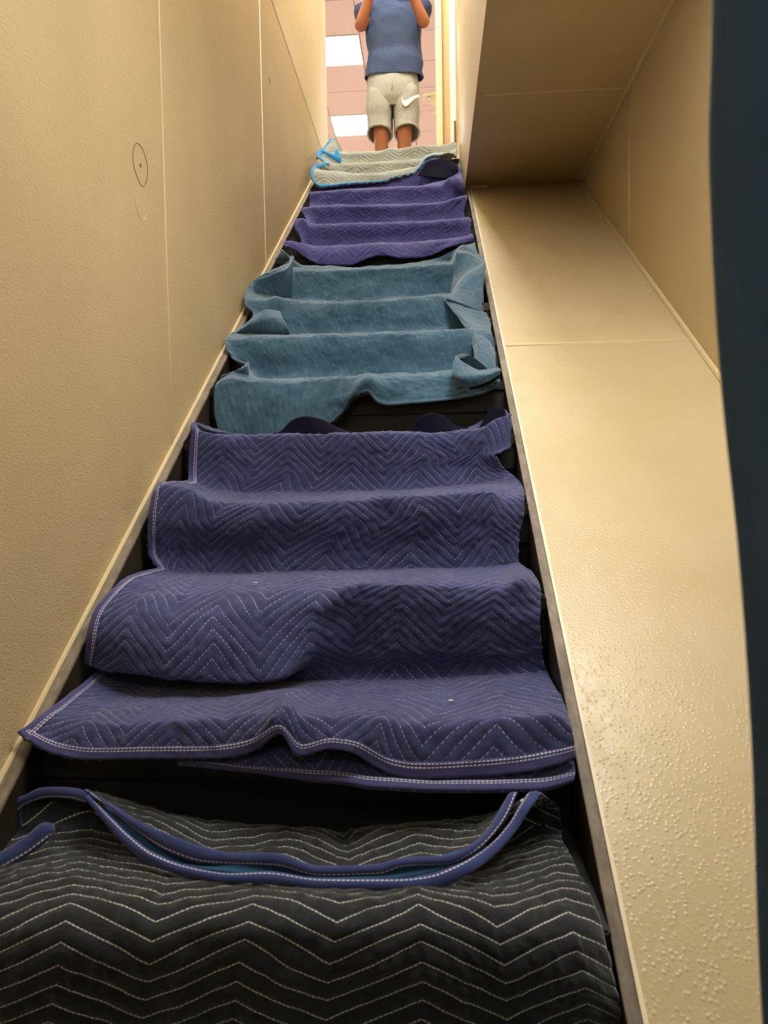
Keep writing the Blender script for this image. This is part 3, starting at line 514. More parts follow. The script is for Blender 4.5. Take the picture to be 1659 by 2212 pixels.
  [(0,-0.6846,3.905,1.4562),(0.04,-0.6473,3.91,1.4638),(0.2,-0.5211,3.913,1.4646),(0.5,-0.2271,3.915,1.4554),(0.77,0.0545,3.915,1.4582),(0.9,0.166,3.91,1.4808),(1,0.2157,3.915,1.4952)],
  [(0,-0.6845,3.98,1.4962),(0.2,-0.5379,4.04,1.5172),(0.77,0.0435,4.04,1.5078),(1,0.2078,4,1.5306)],
  [(0,-0.6754,4.13,1.5563),(0.2,-0.5406,4.16,1.5565),(0.77,0.0448,4.16,1.5526),(1,0.2077,4.15,1.5858)],
  [(0,-0.6785,4.17,1.6054),(0.2,-0.5369,4.18,1.6057),(0.77,0.0589,4.18,1.6037),(0.9,0.1511,4.16,1.6309),(1,0.2075,4.14,1.6077)],
  [(0,-0.6796,4.183,1.6525),(0.35,-0.3616,4.185,1.6552),(0.62,-0.1209,4.185,1.6578),(0.82,0.0782,4.185,1.6569),(0.87,0.1205,4.17,1.6827),(0.93,0.165,4.16,1.6922),(1,0.2039,4.16,1.6647)],
  [(0,-0.6837,4.26,1.6906),(0.35,-0.3731,4.32,1.714),(0.7,-0.0615,4.32,1.7166),(0.85,0.0885,4.28,1.7287),(1,0.206,4.25,1.7297)],
  [(0,-0.6582,4.42,1.7407),(0.35,-0.3742,4.43,1.7545),(0.7,-0.0631,4.43,1.763),(0.9,0.119,4.4,1.795),(1,0.2045,4.38,1.8183)],
  [(0,-0.6611,4.445,1.7841),(0.35,-0.3753,4.45,1.7903),(0.6,-0.1189,4.445,1.824),(0.72,-0.0337,4.44,1.8541),(0.85,0.0787,4.43,1.864),(1,0.203,4.4,1.8593)],
  [(0,-0.6571,4.46,1.8122),(0.35,-0.3763,4.465,1.813),(0.6,-0.119,4.46,1.8496),(0.7,-0.0189,4.45,1.9128),(0.78,0.0462,4.45,1.9374),(0.88,0.1076,4.44,1.9219),(0.95,0.1629,4.43,1.8958),(1,0.1932,4.43,1.8671)],
 ],
 'grey': [
  [(0,-0.6852,4.42,1.8086),(0.06,-0.6472,4.41,1.778),(0.2,-0.5453,4.415,1.7838),(0.4,-0.4037,4.42,1.7906),(0.58,-0.2596,4.425,1.8028),(0.68,-0.1832,4.43,1.8291),(0.8,-0.0703,4.435,1.8509),(0.87,-0.0305,4.44,1.8842),(0.93,-0.0017,4.45,1.9313),(0.97,0.038,4.46,1.9532),(1,0.0747,4.47,1.9531)],
  [(0,-0.7098,4.435,1.8491),(0.06,-0.6577,4.43,1.8336),(0.2,-0.5466,4.43,1.8176),(0.4,-0.4047,4.435,1.8189),(0.58,-0.2599,4.435,1.8235),(0.8,-0.076,4.45,1.8684),(0.93,-0.0044,4.5,1.9671),(1,0.1107,4.55,2.0005)],
  [(0,-0.7146,4.45,1.8751),(0.06,-0.6654,4.448,1.872),(0.15,-0.5739,4.448,1.8568),(0.4,-0.4056,4.45,1.85),(0.58,-0.2604,4.45,1.8463),(0.8,-0.0621,4.48,1.8943),(0.93,0.0389,4.55,1.9982),(1,0.1554,4.6,2.0261)],
  [(0,-0.7132,4.52,1.9465),(0.1,-0.6433,4.6,1.9484),(0.4,-0.4014,4.6,1.9202),(0.8,-0.0636,4.6,1.9508),(1,0.1763,4.62,2.0254)],
  [(0,-0.678,4.62,2.0017),(0.1,-0.6291,4.69,1.9677),(0.4,-0.3951,4.7,1.9583),(0.8,-0.0501,4.7,1.9925),(1,0.1873,4.68,2.0426)],
  [(0,-0.6656,4.66,2.027),(0.1,-0.5996,4.7,1.9999),(0.4,-0.3893,4.71,1.9946),(0.8,-0.0412,4.71,2.0022),(1,0.1941,4.7,2.0569)],
  [(0,-0.6741,4.7,2.0563),(0.04,-0.6421,4.71,2.0621),(0.1,-0.607,4.715,2.0331),(0.4,-0.3772,4.717,2.0293),(0.8,-0.0199,4.717,2.0334),(0.9,0.0995,4.715,2.0504),(1,0.1919,4.71,2.0876)],
  [(0,-0.7097,4.76,2.1136),(0.05,-0.6636,4.8,2.1049),(0.12,-0.5775,4.85,2.0922),(0.4,-0.3762,4.86,2.0933),(0.8,-0.0051,4.86,2.1004),(1,0.1965,4.82,2.1423)],
  [(0,-0.7335,4.86,2.1797),(0.06,-0.6496,4.93,2.1697),(0.13,-0.584,4.96,2.1518),(0.4,-0.3845,4.97,2.1531),(0.8,0.0107,4.97,2.1626),(1,0.2054,4.96,2.2136)],
  [(0,-0.7262,4.92,2.2274),(0.07,-0.6513,4.95,2.2248),(0.13,-0.5882,4.975,2.1957),(0.4,-0.3688,4.98,2.1877),(0.8,0.0112,4.98,2.1978),(1,0.206,4.97,2.2303)],
  [(0,-0.701,4.97,2.2733),(0.06,-0.6444,4.98,2.2938),(0.12,-0.5921,4.985,2.222),(0.35,-0.3847,4.987,2.2194),(0.44,-0.3114,4.987,2.2222),(0.5,-0.2633,4.985,2.2407),(0.6,-0.1811,4.987,2.2315),(0.7,-0.0765,4.987,2.2452),(0.85,0.0843,4.987,2.2468),(0.92,0.1409,4.985,2.2524),(0.97,0.1849,4.98,2.2696),(1,0.2034,4.98,2.2472)],
  [(0,-0.6683,5.02,2.3413),(0.04,-0.6374,5.03,2.3444),(0.12,-0.6032,5.08,2.277),(0.5,-0.2631,5.1,2.2794),(0.8,0.0603,5.1,2.2832),(1,0.2067,5.06,2.2833)],
  [(0,-0.6754,5.05,2.3649),(0.04,-0.641,5.06,2.3647),(0.12,-0.594,5.2,2.333),(0.5,-0.2544,5.25,2.3294),(0.8,0.0619,5.25,2.3373),(1,0.1925,5.2,2.3217)],
 ],
}
RIB = {
 'upper': [((-0.5897,1.142,-0.5156),(-0.5703,1.122,-0.5159)),((-0.5351,1.112,-0.5233),(-0.5269,1.102,-0.5316)),((-0.4607,1.077,-0.5413),(-0.4688,1.077,-0.5579)),((-0.4015,1.052,-0.5485),(-0.4114,1.047,-0.5709)),((-0.3613,1.042,-0.5564),(-0.3529,1.032,-0.579)),((-0.3082,1.032,-0.5609),(-0.3079,1.027,-0.5768)),((-0.2405,1.027,-0.557),(-0.2399,1.022,-0.5755)),((-0.1729,1.017,-0.57),(-0.1724,1.012,-0.5833)),((-0.0871,1.017,-0.5656),(-0.0816,1.012,-0.5787)),((-0.0553,1.022,-0.5594),(-0.0498,1.017,-0.5705)),((-0.0288,1.027,-0.5588),(-0.0262,1.022,-0.5707)),((0.0087,1.027,-0.5581),(0.0126,1.027,-0.5706)),((0.0468,1.042,-0.5493),(0.056,1.037,-0.5571)),((0.0755,1.067,-0.539),(0.0923,1.067,-0.5387)),((0.0947,1.092,-0.5226),(0.1132,1.092,-0.5224)),((0.1144,1.122,-0.5074),(0.1298,1.122,-0.5034))],
 'teal_back': [((-0.5597,1.122,-0.5298),(-0.5538,1.117,-0.5391)),((-0.5119,1.102,-0.5429),(-0.5086,1.097,-0.5558)),((-0.4415,1.072,-0.5646),(-0.4462,1.067,-0.5852)),((-0.3612,1.057,-0.5849),(-0.3941,1.052,-0.5909)),((-0.2771,1.042,-0.5773),(-0.3113,1.037,-0.5947)),((-0.1757,1.032,-0.5891),(-0.175,1.027,-0.5962)),((-0.083,1.032,-0.5823),(-0.0829,1.027,-0.5936)),((-0.0292,1.037,-0.5728),(-0.0294,1.032,-0.5911)),((0.0472,1.052,-0.561),(0.0287,1.047,-0.5815)),((0.0796,1.077,-0.5549),(0.0756,1.072,-0.5669))],
 'lower': [((-0.572,1.125,-0.5212),(-0.5805,1.12,-0.519)),((-0.524,1.095,-0.5389),(-0.532,1.09,-0.5488)),((-0.4771,1.065,-0.5557),(-0.4895,1.06,-0.5652)),((-0.4304,1.04,-0.5674),(-0.4362,1.035,-0.5837)),((-0.3783,1.025,-0.577),(-0.3752,1.015,-0.5891)),((-0.3145,1.015,-0.5822),(-0.316,1.005,-0.5906)),((-0.2421,1.01,-0.5759),(-0.2456,1,-0.5897)),((-0.1713,1.005,-0.582),(-0.1699,0.995,-0.5928)),((-0.0548,1.005,-0.5797),(-0.0546,0.995,-0.593)),((-0.016,1.01,-0.5762),(-0.0129,1,-0.5951)),((0.028,1.02,-0.5665),(0.0449,1.01,-0.575)),((0.074,1.05,-0.5552),(0.0896,1.04,-0.5581)),((0.1104,1.08,-0.5341),(0.1254,1.07,-0.5339)),((0.1299,1.1,-0.5142),(0.1486,1.09,-0.5092)),((0.1441,1.12,-0.5046),(0.1665,1.115,-0.4998))],
 'arc': [((-0.7516,1.17,-0.6266),(-0.7226,1.17,-0.6178)),((-0.752,1.165,-0.5935),(-0.7184,1.165,-0.5888)),((-0.7492,1.165,-0.5679),(-0.7192,1.165,-0.5683)),((-0.7332,1.165,-0.5464),(-0.7121,1.165,-0.5584)),((-0.7112,1.165,-0.5379),(-0.6883,1.165,-0.5466)),((-0.6782,1.165,-0.5236),(-0.6716,1.165,-0.5431)),((-0.6227,1.16,-0.5208),(-0.6249,1.155,-0.5388)),((-0.5811,1.15,-0.5247),(-0.594,1.15,-0.5433))],
 'stub': [((-0.7309,1.05,-0.6029),(-0.7257,1.04,-0.6343)),((-0.694,1.065,-0.5856),(-0.6888,1.055,-0.6101)),((-0.6599,1.08,-0.5656),(-0.6513,1.07,-0.5921)),((-0.6299,1.09,-0.5465),(-0.6236,1.085,-0.5722)),((-0.6182,1.095,-0.5541),(-0.6204,1.095,-0.568))],
 'g1': [((-0.6759,5.03,2.3557),(-0.6372,5.03,2.3538)),((-0.6665,5,2.2945),(-0.6277,5,2.3021)),((-0.6442,4.97,2.2396),(-0.5995,4.97,2.2375)),((-0.6296,4.95,2.1929),(-0.5791,4.95,2.1751))],
 'g2': [((-0.7314,4.8,2.117),(-0.7094,4.8,2.131)),((-0.7364,4.86,2.1889),(-0.7116,4.86,2.1756)),((-0.7104,4.9,2.2269),(-0.692,4.9,2.2015)),((-0.6541,4.9,2.2028),(-0.6548,4.9,2.1722)),((-0.5764,4.93,2.1817),(-0.5836,4.93,2.1389))],
 'g3': [((-0.7159,4.44,1.8682),(-0.6932,4.44,1.856)),((-0.719,4.5,1.927),(-0.6959,4.5,1.9203)),((-0.7075,4.58,1.9889),(-0.696,4.58,1.9711)),((-0.6626,4.64,2.0241),(-0.6631,4.64,2.0009)),((-0.6261,4.68,2.0396),(-0.6388,4.68,2.0109))],
 'curl': [((0.0824,2.29,0.3832),(0.091,2.29,0.3713)),((0.1097,2.31,0.3916),(0.1154,2.31,0.3768)),((0.1489,2.33,0.3762),(0.1487,2.33,0.3614)),((0.185,2.34,0.356),(0.1818,2.34,0.3413))],
 'purplecurl': [((0.1377,4.13,1.6811),(0.129,4.12,1.6263)),((0.1638,4.13,1.6851),(0.1498,4.12,1.6305)),((0.1923,4.13,1.6736),(0.1807,4.12,1.6087)),((0.208,4.14,1.6462),(0.2075,4.14,1.6051))],
}
NEAR = [(0.1811,0.45,0.4106),(0.1807,0.45,0.3325),(0.1805,0.45,0.2797),(0.1787,0.45,0.2127),(0.1803,0.45,0.1638),(0.1833,0.45,0.106),(0.1886,0.45,0.0419),(0.1973,0.45,-0.0374),(0.204,0.45,-0.1149),(0.209,0.45,-0.1965),(0.2134,0.45,-0.3155)]
# ------------------------------------------------------------------ setting
XL, XR, XC, XS = -.7535, .258, .9127, .2277
HL, HS, HC, ZF = 2.37, 1.7346, 5.15, 2.180
m_, c_ = .692, 1.307
ZFLOOR = -1.36
def struct(o, label=None): o['kind'] = 'structure'; tag(o, label); return o
# left wall: backing and separate boards with narrow joints
wl = struct(box('wall_left', (XL-.12, -2.6, ZFLOOR), (XL-.012, 5.56, HC), M_WALL))
for y0, y1, z0, z1, mt in ((-2.6, 2.042, ZFLOOR, HL-.006, M_WALL), (2.046, 3.322, ZFLOOR, HL-.006, M_WALL), (3.326, 5.56, ZFLOOR, HL-.006, M_WALL),
                       (-2.6, 2.2, HL+.004, HC, M_UPWALL), (2.204, 4.60, HL+.004, HC, M_UPWALL), (4.604, 5.56, HL+.004, HC, M_UPWALL)):
    box('panel', (XL-.012, y0, z0), (XL, y1, z1), mt, wl, .0015)
for y in (2.044, 3.324):
    tube('joint_bead', [(XL-.001, y, ZFLOOR+.02), (XL-.001, y, HL-.01)], .0045, M_JOINT, wl, 8)
# marker ring round a nail hole, and an old round patch under it
ov = [(XL+.0006, 1.876+.048*math.cos(a)+.0015*math.sin(3*a), .838+.049*math.sin(a)-.006*max(0, -math.sin(a))**8) for a in np.linspace(0, 2*math.pi, 40)[:-1]]
tube('marker_ring', ov, .0008, M_INK, wl, 6, True)
box('nail_hole', (XL-.002, 1.872, .830), (XL+.0012, 1.881, .839), M_INK, wl, .001)
pp = [(XL+.0001, 1.872+.036*math.cos(a), .735+.042*math.sin(a)) for a in np.linspace(math.pi*.95, 2.15*math.pi, 26)]
tube('patch_edge', pp, .0012, M_JOINT, wl, 6)
box('paint_chip', (XL-.001, 3.505, 1.975), (XL+.0015, 3.515, 2.0), M_WHITE, wl, .0006)
box('paint_chip', (XL-.001, 3.50, 1.91), (XL+.0012, 3.507, 1.945), M_INK, wl, .0005)
# thin tan strip along the foot of the left wall, following the stair
def slope_z(y, c=c_): return m_*y-c
struct(prism_x('trim_1', [(.3, slope_z(.3)-.03), (.3, slope_z(.3)+.004), (4.95, slope_z(4.95)+.004), (4.95, slope_z(4.95)-.03)], XL, XL+.010, M_JOINT, None, .002))
# right side: sloped ledge in two boards
led = struct(prism_x('trim_2', [(-.08, ZFLOOR), (-.08, slope_z(-.08)-.014), (4.40, slope_z(4.40)-.014), (4.40, slope_z(4.40)-.5), (.6, ZFLOOR)], XR+.004, XC+.05, M_SOFFIT), 'glossy tan sloped ledge running beside the staircase')
for y0, y1 in ((-.08, 2.541), (2.546, 4.40)):
    prism_x('ledge_board', [(y0, slope_z(y0)-.014), (y0, slope_z(y0)), (y1, slope_z(y1)), (y1, slope_z(y1)-.014)], XR+.004, XC+.02, M_LEDGE, led, .0012)
prism_x('board_lip', [(2.541, slope_z(2.541)-.002), (2.541, slope_z(2.541)+.0045), (2.553, slope_z(2.553)+.0045), (2.551, slope_z(2.551)-.002)], XR+.03, XC-.004, M_JOINT, led, .0008)
prism_x('ledge_bead', [(-.08, slope_z(-.08)-.002), (-.08, slope_z(-.08)+.013), (4.39, slope_z(4.39)+.013), (4.39, slope_z(4.39)-.002)], XC-.018, XC, M_JOINT, led, .003)
# chipped whitish edge strip
bm = bmesh.new(); prev = None; rng = random.Random(3)
yy = -.05; sec = []
while yy < 4.38:
    wj = .0052+rng.uniform(-.0012, .0012)+(.003 if rng.random() < .05 and 1.2 < yy < 2.1 else 0)
    sec.append((yy, wj)); yy += rng.uniform(.012, .04)
for yv, wj in sec:
    z = slope_z(yv); cur = [bm.verts.new(c) for c in ((XR-.001, yv, z-.012), (XR-.001, yv, z+.0035), (XR+wj, yv, z+.0035), (XR+wj+.001, yv, z-.002))]
    if prev:
        for i in range(3): bm.faces.new((prev[i], prev[i+1], cur[i+1], cur[i]))
    prev = cur
me = bpy.data.meshes.new('edge_strip'); bmesh.ops.recalc_face_normals(bm, faces=bm.faces[:]); bm.to_mesh(me); bm.free()
link('edge_strip', me, M_CAULK, led)
# soffit, right wall, upper stairwell wall
so = struct(box('ceiling', (XS+.02, 1.7, HS+.012), (XC+.12, 4.5, HS+.14), M_SOFFIT), 'flat tan soffit above the sloped ledge')
for y0, y1 in ((1.7, 3.354), (3.358, 4.5)):
    box('soffit_board', (XS+.0005, y0, HS), (XC+.02, y1, HS+.014), M_SOFFIT, so, .001)
box('joint_bead', (XS+.03, 3.350, HS-.0040), (XC-.004, 3.364, HS+.002), M_JOINT, so, .001)
prism_x('crease_bead', [(1.7, HS-.012), (1.7, HS+.002), (4.40, HS+.002), (4.40, HS-.012)], XC-.014, XC, M_JOINT, so, .002)
wr_ = struct(box('wall_right', (XC+.012, -2.6, ZFLOOR), (XC+.12, 4.6, HS+.1), M_WALL))
for y0, y1 in ((-2.6, 3.359), (3.363, 4.6)):
    box('panel', (XC, y0, ZFLOOR), (XC+.013, y1, HS+.05), M_WALL, wr_, .001)
tube('joint_bead', [(XC+.001, 3.361, slope_z(3.361)), (XC+.001, 3.361, HS)], .004, M_JOINT, wr_, 8)
struct(box('wall_upper_right', (XS, 1.8, HS+.001), (XS+.1, 5.58, HC), M_UPWALL, None, .002))
struct(box('wall_stair_right', (XR+.006, 4.38, .4), (XR+.1, 5.58, HS+.01), M_UPWALL))
# low ceiling over the foot of the stair, header and lower room behind the camera
struct(box('ceiling_low', (XL-.1, -2.6, HS+.02), (XC+.1, 1.80, HS+.14), M_SOFFIT))
struct(box('wall_header', (XL-.1, 1.70, HS+.02), (XS+.1, 1.80, HC), M_UPWALL))
struct(box('wall_back', (XL-.1, -2.7, ZFLOOR), (XC+.1, -2.6, HS+.1), M_WALL))
struct(box('floor', (XL-.1, -2.7, ZFLOOR-.1), (XC+.1, 1.5, ZFLOOR), M_CARPET))
# upstairs room
struct(box('floor_upper', (-4.2, 5.02, ZF-.2), (3.2, 13.2, ZF-.02), M_PALE))
struct(box('wall_far', (-4.2, 13.1, ZF), (3.2, 13.2, HC+.1), M_UPWALL))
struct(box('wall_upper_left', (-4.3, 5.5, ZF), (-4.2, 13.2, HC+.1), M_UPWALL))
struct(box('wall_room_right', (3.2, 5.5, ZF), (3.3, 13.2, HC+.1), M_UPWALL))
struct(box('wall_front_left', (-4.2, 5.46, ZF), (XL-.02, 5.56, HC), M_UPWALL))
struct(box('wall_front_right', (XS+.02, 5.5, ZF), (3.2, 5.6, HC), M_UPWALL))
struct(box('ceiling_stairwell', (XL-.1, 1.7, HC), (XS+.1, 5.56, HC+.1), M_UPWALL))
ct = struct(box('ceiling_tiled', (-4.2, 5.5, HC+.012), (3.2, 13.2, HC+.1), M_TBACKING))
TX0, TY0, TT = -.76, 8.49, .6045
def in_light(i, j): return i in (-5, -1, 3) and j in (-3, 0, 3, 6)
troff = []
for i in range(-5, 6):
    for j in range(-4, 8):
        x0 = TX0+i*TT; y0 = TY0+j*TT
        if in_light(i, j): troff.append((x0, y0)); continue
        dz = random.uniform(0, .002)
        box('ceiling_tile', (x0+.004, y0+.004, HC-.006+dz), (x0+TT-.004, y0+TT-.004, HC+.012), M_TILE, ct, .002)
LT = ('square fluorescent ceiling panel seen left of the person\'s shirt', 'square fluorescent ceiling panel seen left of the person\'s shorts')
for n, (x0, y0) in enumerate(troff):
    e = empty('ceiling_light', (x0+TT/2, y0+TT/2, HC))
    vis = abs(x0-(TX0-TT)) < .01
    if vis and abs(y0-TY0) < .01: lab = LT[0]
    elif vis and abs(y0-TY0-3*TT) < .01: lab = LT[1]
    else: lab = 'square fluorescent panel, %s column, %s row of the tiled ceiling, hidden from view' % ({-5: 'left', -1: 'middle', 3: 'right'}[round((x0-TX0)/TT)], {-3: 'nearest', 0: 'second', 3: 'third', 6: 'farthest'}[round((y0-TY0)/TT)])
    tag(e, lab, 'ceiling light', 'fluorescent panels in the tiled ceiling')
    d = box('diffuser', (x0+.016, y0+.016, HC-.010), (x0+TT-.016, y0+TT-.016, HC-.004), M_UPL); child_at(d, e)
    for a, b in (((x0+.004, y0+.004), (x0+TT-.004, y0+.016)), ((x0+.004, y0+TT-.016), (x0+TT-.004, y0+TT-.004)),
                 ((x0+.004, y0+.016), (x0+.016, y0+TT-.016)), ((x0+TT-.016, y0+.016), (x0+TT-.004, y0+TT-.016))):
        child_at(box('frame', (*a, HC-.014), (*b, HC+.01), M_WHITE), e)
# square panels in the stairwell ceiling
for x0, y0 in ((-.55, 2.35), (-.55, 4.25)):
    e = tag(empty('ceiling_light', (x0+.3, y0+.3, HC)), 'square ceiling panel over the middle of the stairs, above the frame' if y0 < 3 else 'square ceiling panel over the upper stairs, above the frame', 'ceiling light')
    child_at(box('diffuser', (x0+.02, y0+.02, HC-.012), (x0+.58, y0+.58, HC-.004), M_UPL2), e)
    for a, b_ in (((0, 0), (.6, .02)), ((0, .58), (.6, .6)), ((0, .02), (.02, .58)), ((.58, .02), (.6, .58))):
        child_at(box('frame', (x0+a[0], y0+a[1], HC-.016), (x0+b_[0], y0+b_[1], HC-.002), M_WHITE), e)
# low panel light
e = tag(empty('ceiling_light', (.45, 1.3, HS+.02)), 'square ceiling panel over the foot of the stairs, above the frame', 'ceiling light')
child_at(box('diffuser', (.14, 1.0, HS+.004), (.74, 1.6, HS+.012), M_LOWL), e)
for a, b in (((.12, .98), (.76, 1.0)), ((.12, 1.6), (.76, 1.62)), ((.12, 1.0), (.14, 1.6)), ((.74, 1.0), (.76, 1.6))):
    child_at(box('frame', (*a, HS-.002), (*b, HS+.02), M_WHITE), e)
e = tag(empty('ceiling_light', (.0, -1.3, HS+.02)), 'square ceiling panel in the lower room, behind the viewer', 'ceiling light')
child_at(box('diffuser', (-.3, -1.6, HS+.004), (.3, -1.0, HS+.012), M_LOWL2), e)
for a, b_ in (((-.32, -1.62), (.32, -1.6)), ((-.32, -1.0), (.32, -.98)), ((-.32, -1.6), (-.3, -1.0)), ((.3, -1.6), (.32, -1.0))):
    child_at(box('frame', (*a, HS-.002), (*b_, HS+.02), M_WHITE), e)
# door frame at the stair head, right side
struct(box('trim_3', (.080, 5.60, ZF), (.128, 5.74, HC), M_CREAMT, None, .006))
struct(box('trim_4', (.128, 5.66, ZF), (.190, 5.74, HC), M_TANT, None, .003))
struct(box('trim_5', (.185, 5.585, ZF), (.24, 5.70, HC), M_WHITE, None, .008))
tag(prism_x('wood_sliver', [(5.56, ZF), (5.585, ZF), (5.58, 2.70), (5.575, 2.70)], .211, .226, M_WOOD, None, .001), 'thin upright brown wood sliver at the right of the stair head', 'wood strip')
# broken fitting in the tiled ceiling
e = tag(empty('ceiling_fixture', (.04, 9.9, HC-.006)), 'round metal ceiling fitting with torn tan surround right of the shorts', 'ceiling fixture')
bm = bmesh.new(); prof = [(.03, .0), (.032, -.02), (.075, -.014), (.09, 0)]
ring = [[bm.verts.new((.035+r_*math.cos(a), 9.93+r_*math.sin(a), HC-.006+z)) for a in np.linspace(0, 2*math.pi, 25)[:-1]] for r_, z in prof]
for a_, b_ in zip(ring[:-1], ring[1:]):
    for k in range(24): bm.faces.new((a_[k], a_[(k+1) % 24], b_[(k+1) % 24], b_[k]))
bm.faces.new(ring[0]); me = bpy.data.meshes.new('dome'); bmesh.ops.recalc_face_normals(bm, faces=bm.faces[:]); bm.to_mesh(me); bm.free()
child_at(link('metal_ring', me, M_CHROME, None, True), e)
def flake(cx, cy, r_, seed, mat, z=-.009, sx=1):
    rg = random.Random(seed); bm = bmesh.new(); n = 18; V_ = []
    for k in range(n):
        a = 2*math.pi*k/n; q = r_*rg.uniform(.7, 1.15); V_.append((cx+q*math.cos(a)*sx, cy+q*math.sin(a)))
    A = [bm.verts.new((x, y, HC+z)) for x, y in V_]; B = [bm.verts.new((x, y, HC+z+.004)) for x, y in V_]
    bm.faces.new(A); bm.faces.new(B[::-1])
    for k in range(n): bm.faces.new((A[k], A[(k+1) % n], B[(k+1) % n], B[k]))
    bmesh.ops.recalc_face_normals(bm, faces=bm.faces[:]); me = bpy.data.meshes.new('torn_patch'); bm.to_mesh(me); bm.free()
    return child_at(link('torn_patch', me, mat, None), e)
flake(.06, 9.92, .125, 1, M_CREAMT); flake(.12, 10.12, .09, 2, M_CREAMT, -.0085); flake(.035, 10.2, .075, 3, M_TILE, -.012); flake(.13, 10.35, .06, 5, M_CREAMT, -.0085, .5)
child_at(box('bulb', (.03, 9.90, HC-.045), (.055, 9.925, HC-.02), M_WHITE, None, .008), e)
# ------------------------------------------------------------------ staircase
st = tag(empty('staircase', (-.24, .3, ZFLOOR)), 'steep black painted staircase between two worn stringers, covered with moving blankets', 'staircase')
SXL, SXR = -.722, .238
SXE = .238
for k in range(-4, 14):
    Y = 1.4883+.27*k; Z = .692*Y-1.2654-.018
    SXR = .238 if k < 11 else .2265
    yb = Y+.27+.060 if k < 13 else Y+.06
    child_at(box('tread', (SXL, Y+.018, Z-.034), (SXR, yb, Z), M_BLACK, None, .004), st)
    child_at(box('riser', (SXL, Y+.040, Z-.187-.002), (SXR, Y+.056, Z-.034), M_BLACK, None, .001), st)
    child_at(box('apron', (SXL, Y+.026, Z-.100), (SXR, Y+.040, Z-.034), M_BLACK, None, .0015), st)
for x0, x1, nm in ((XL+.010, SXL, 0), (SXE, XR-.001, 1)):
    y0, y1 = .25, 4.98 if nm == 0 else 4.345
    s = child_at(prism_x('stringer', [(y0, slope_z(y0)-.42), (y0, slope_z(y0)-.010), (y1, slope_z(y1)-.010), (y1, slope_z(y1)-.42)], x0, x1, M_STRIN), st)
    prism_x('top_edge', [(y0, slope_z(y0)-.0101), (y0, slope_z(y0)-.001), (y1, slope_z(y1)-.001), (y1, slope_z(y1)-.0101)], x0, x1, M_CAP, s, .0012)
# ------------------------------------------------------------------ moving blankets
def mover(name, label, loc): return tag(empty(name, loc), label, 'blanket', 'moving blankets laid down the stairs')
bl = mover('moving_blanket', 'black quilted moving blanket with white zigzag stitching on the lowest visible steps', (0, 0, 0))
cloth('quilted_cloth', T['black'], .0036, M_BLKQ, bl, QB, .0024, 11, .008, .0012, .006, shift=UB, crinkle=.0022)
cloth('folded_flap', T['black_flap'], .0036, M_BLKQ, bl, QB, .0024, 14, .006, .0012, .005, shift=UB, crinkle=.002)
tag(ribbon('hem_tape', 'upper', M_BBIND2, bl, .004, flip=True), 'blue hem tape, upper of two')
tag(ribbon('hem_tape', 'lower', M_BBIND2, bl, .004), 'blue hem tape, lower of two')
tag(ribbon('lining', 'teal_back', M_TBACK, bl, .003, bulge=-.004), 'teal blue lining between the two hem tapes')
tag(ribbon('hem_tape', 'arc', M_BBIND, bl, .005), 'blue tape curling round the left corner')
tag(ribbon('hem_tape', 'stub', M_BBIND, bl, .006), 'blue tape end sticking out at the left wall')
nb = mover('moving_blanket', 'large navy blue quilted moving blanket with white stitching, covering four steps mid-stair', (0, 0, 0))
o, G, U, V = cloth('quilted_cloth', T['navy'], .0036, M_NAVY, nb, QN, .0020, 21, .006, .0011, .006)
edge_tape('side_tape', G, 'left', .032, M_NBIND, nb, lo=.0, hi=.93)
edge_tape('hem_tape', G, 'bottom', .028, M_NBIND, nb)
o2, G2, U2, V2 = cloth('folded_under_layer', T['navy_under'], .004, M_NAVY, nb, None, .0, 23, .004, .0008, .006)
edge_tape('hem_tape', G2, 'bottom', .022, M_NBIND, nb)
cloth('upturned_hem', T['upturn'], .004, M_DARKN, nb, None, 0, 24, .002, .0006, .004)[0]['label'] = 'navy lining of the upturned top hem, darkened for shade'
tb = mover('moving_blanket', 'faded teal fuzzy moving blanket with frayed torn hem, above the large navy one', (0, 0, 0))
o, GT, U, V = cloth('felt_cloth', T['teal'], .0045, M_TEAL, tb, None, 0, 31, .010, .0014, .007, crinkle=.0016)
edge_tape('hem_tape', GT, 'bottom', .022, M_TEDGE, tb, lo=.56, hi=.93)
for k in ('fold1', 'fold2', 'fold3', 'foldR1', 'foldR2', 'foldR3'): cloth('side_fold', T[k], .0045, M_TEAL, tb, None, 0, 34, .004, .0010, .007, 1)
cloth('rolled_corner', T['roll'], .004, M_TEAL, tb, None, 0, 36, .003, .0010, .007, 1)
ribbon('rolled_corner', 'curl', M_TEAL, tb, .006, bulge=.003)
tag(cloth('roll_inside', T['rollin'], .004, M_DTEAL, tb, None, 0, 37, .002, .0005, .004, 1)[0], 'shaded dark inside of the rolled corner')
cloth('roll_inside', T['rollslot'], .004, M_DTEAL, tb, None, 0, 38, .001, .0005, .004, 1)  # dark sheet painting the shade in the slot under the roll
pb = mover('moving_blanket', 'violet blue quilted moving blanket with wavy hem, between the teal and pale grey ones', (0, 0, 0))
o, GP, U, V = cloth('quilted_cloth', T['purple'], .0055, M_PURP, pb, QP, .0028, 41, .008, .0010, .007)
ribbon('rolled_corner', 'purplecurl', M_PURP, pb, .006, bulge=.008)
cloth('shaded_underside', T['dark_inner'], .005, M_DARKN, pb, None, 0, 44, .003, .0008, .004, 1)  # inside of the fold, lining colour with shade painted in
gb = mover('moving_blanket', 'pale grey quilted moving blanket edged in bright blue, at the top of the stairs', (0, 0, 0))
o, GG, U, V = cloth('quilted_cloth', T['grey'], .006, M_GREY, gb, QG, .0060, 51, .008, .0010, .008)
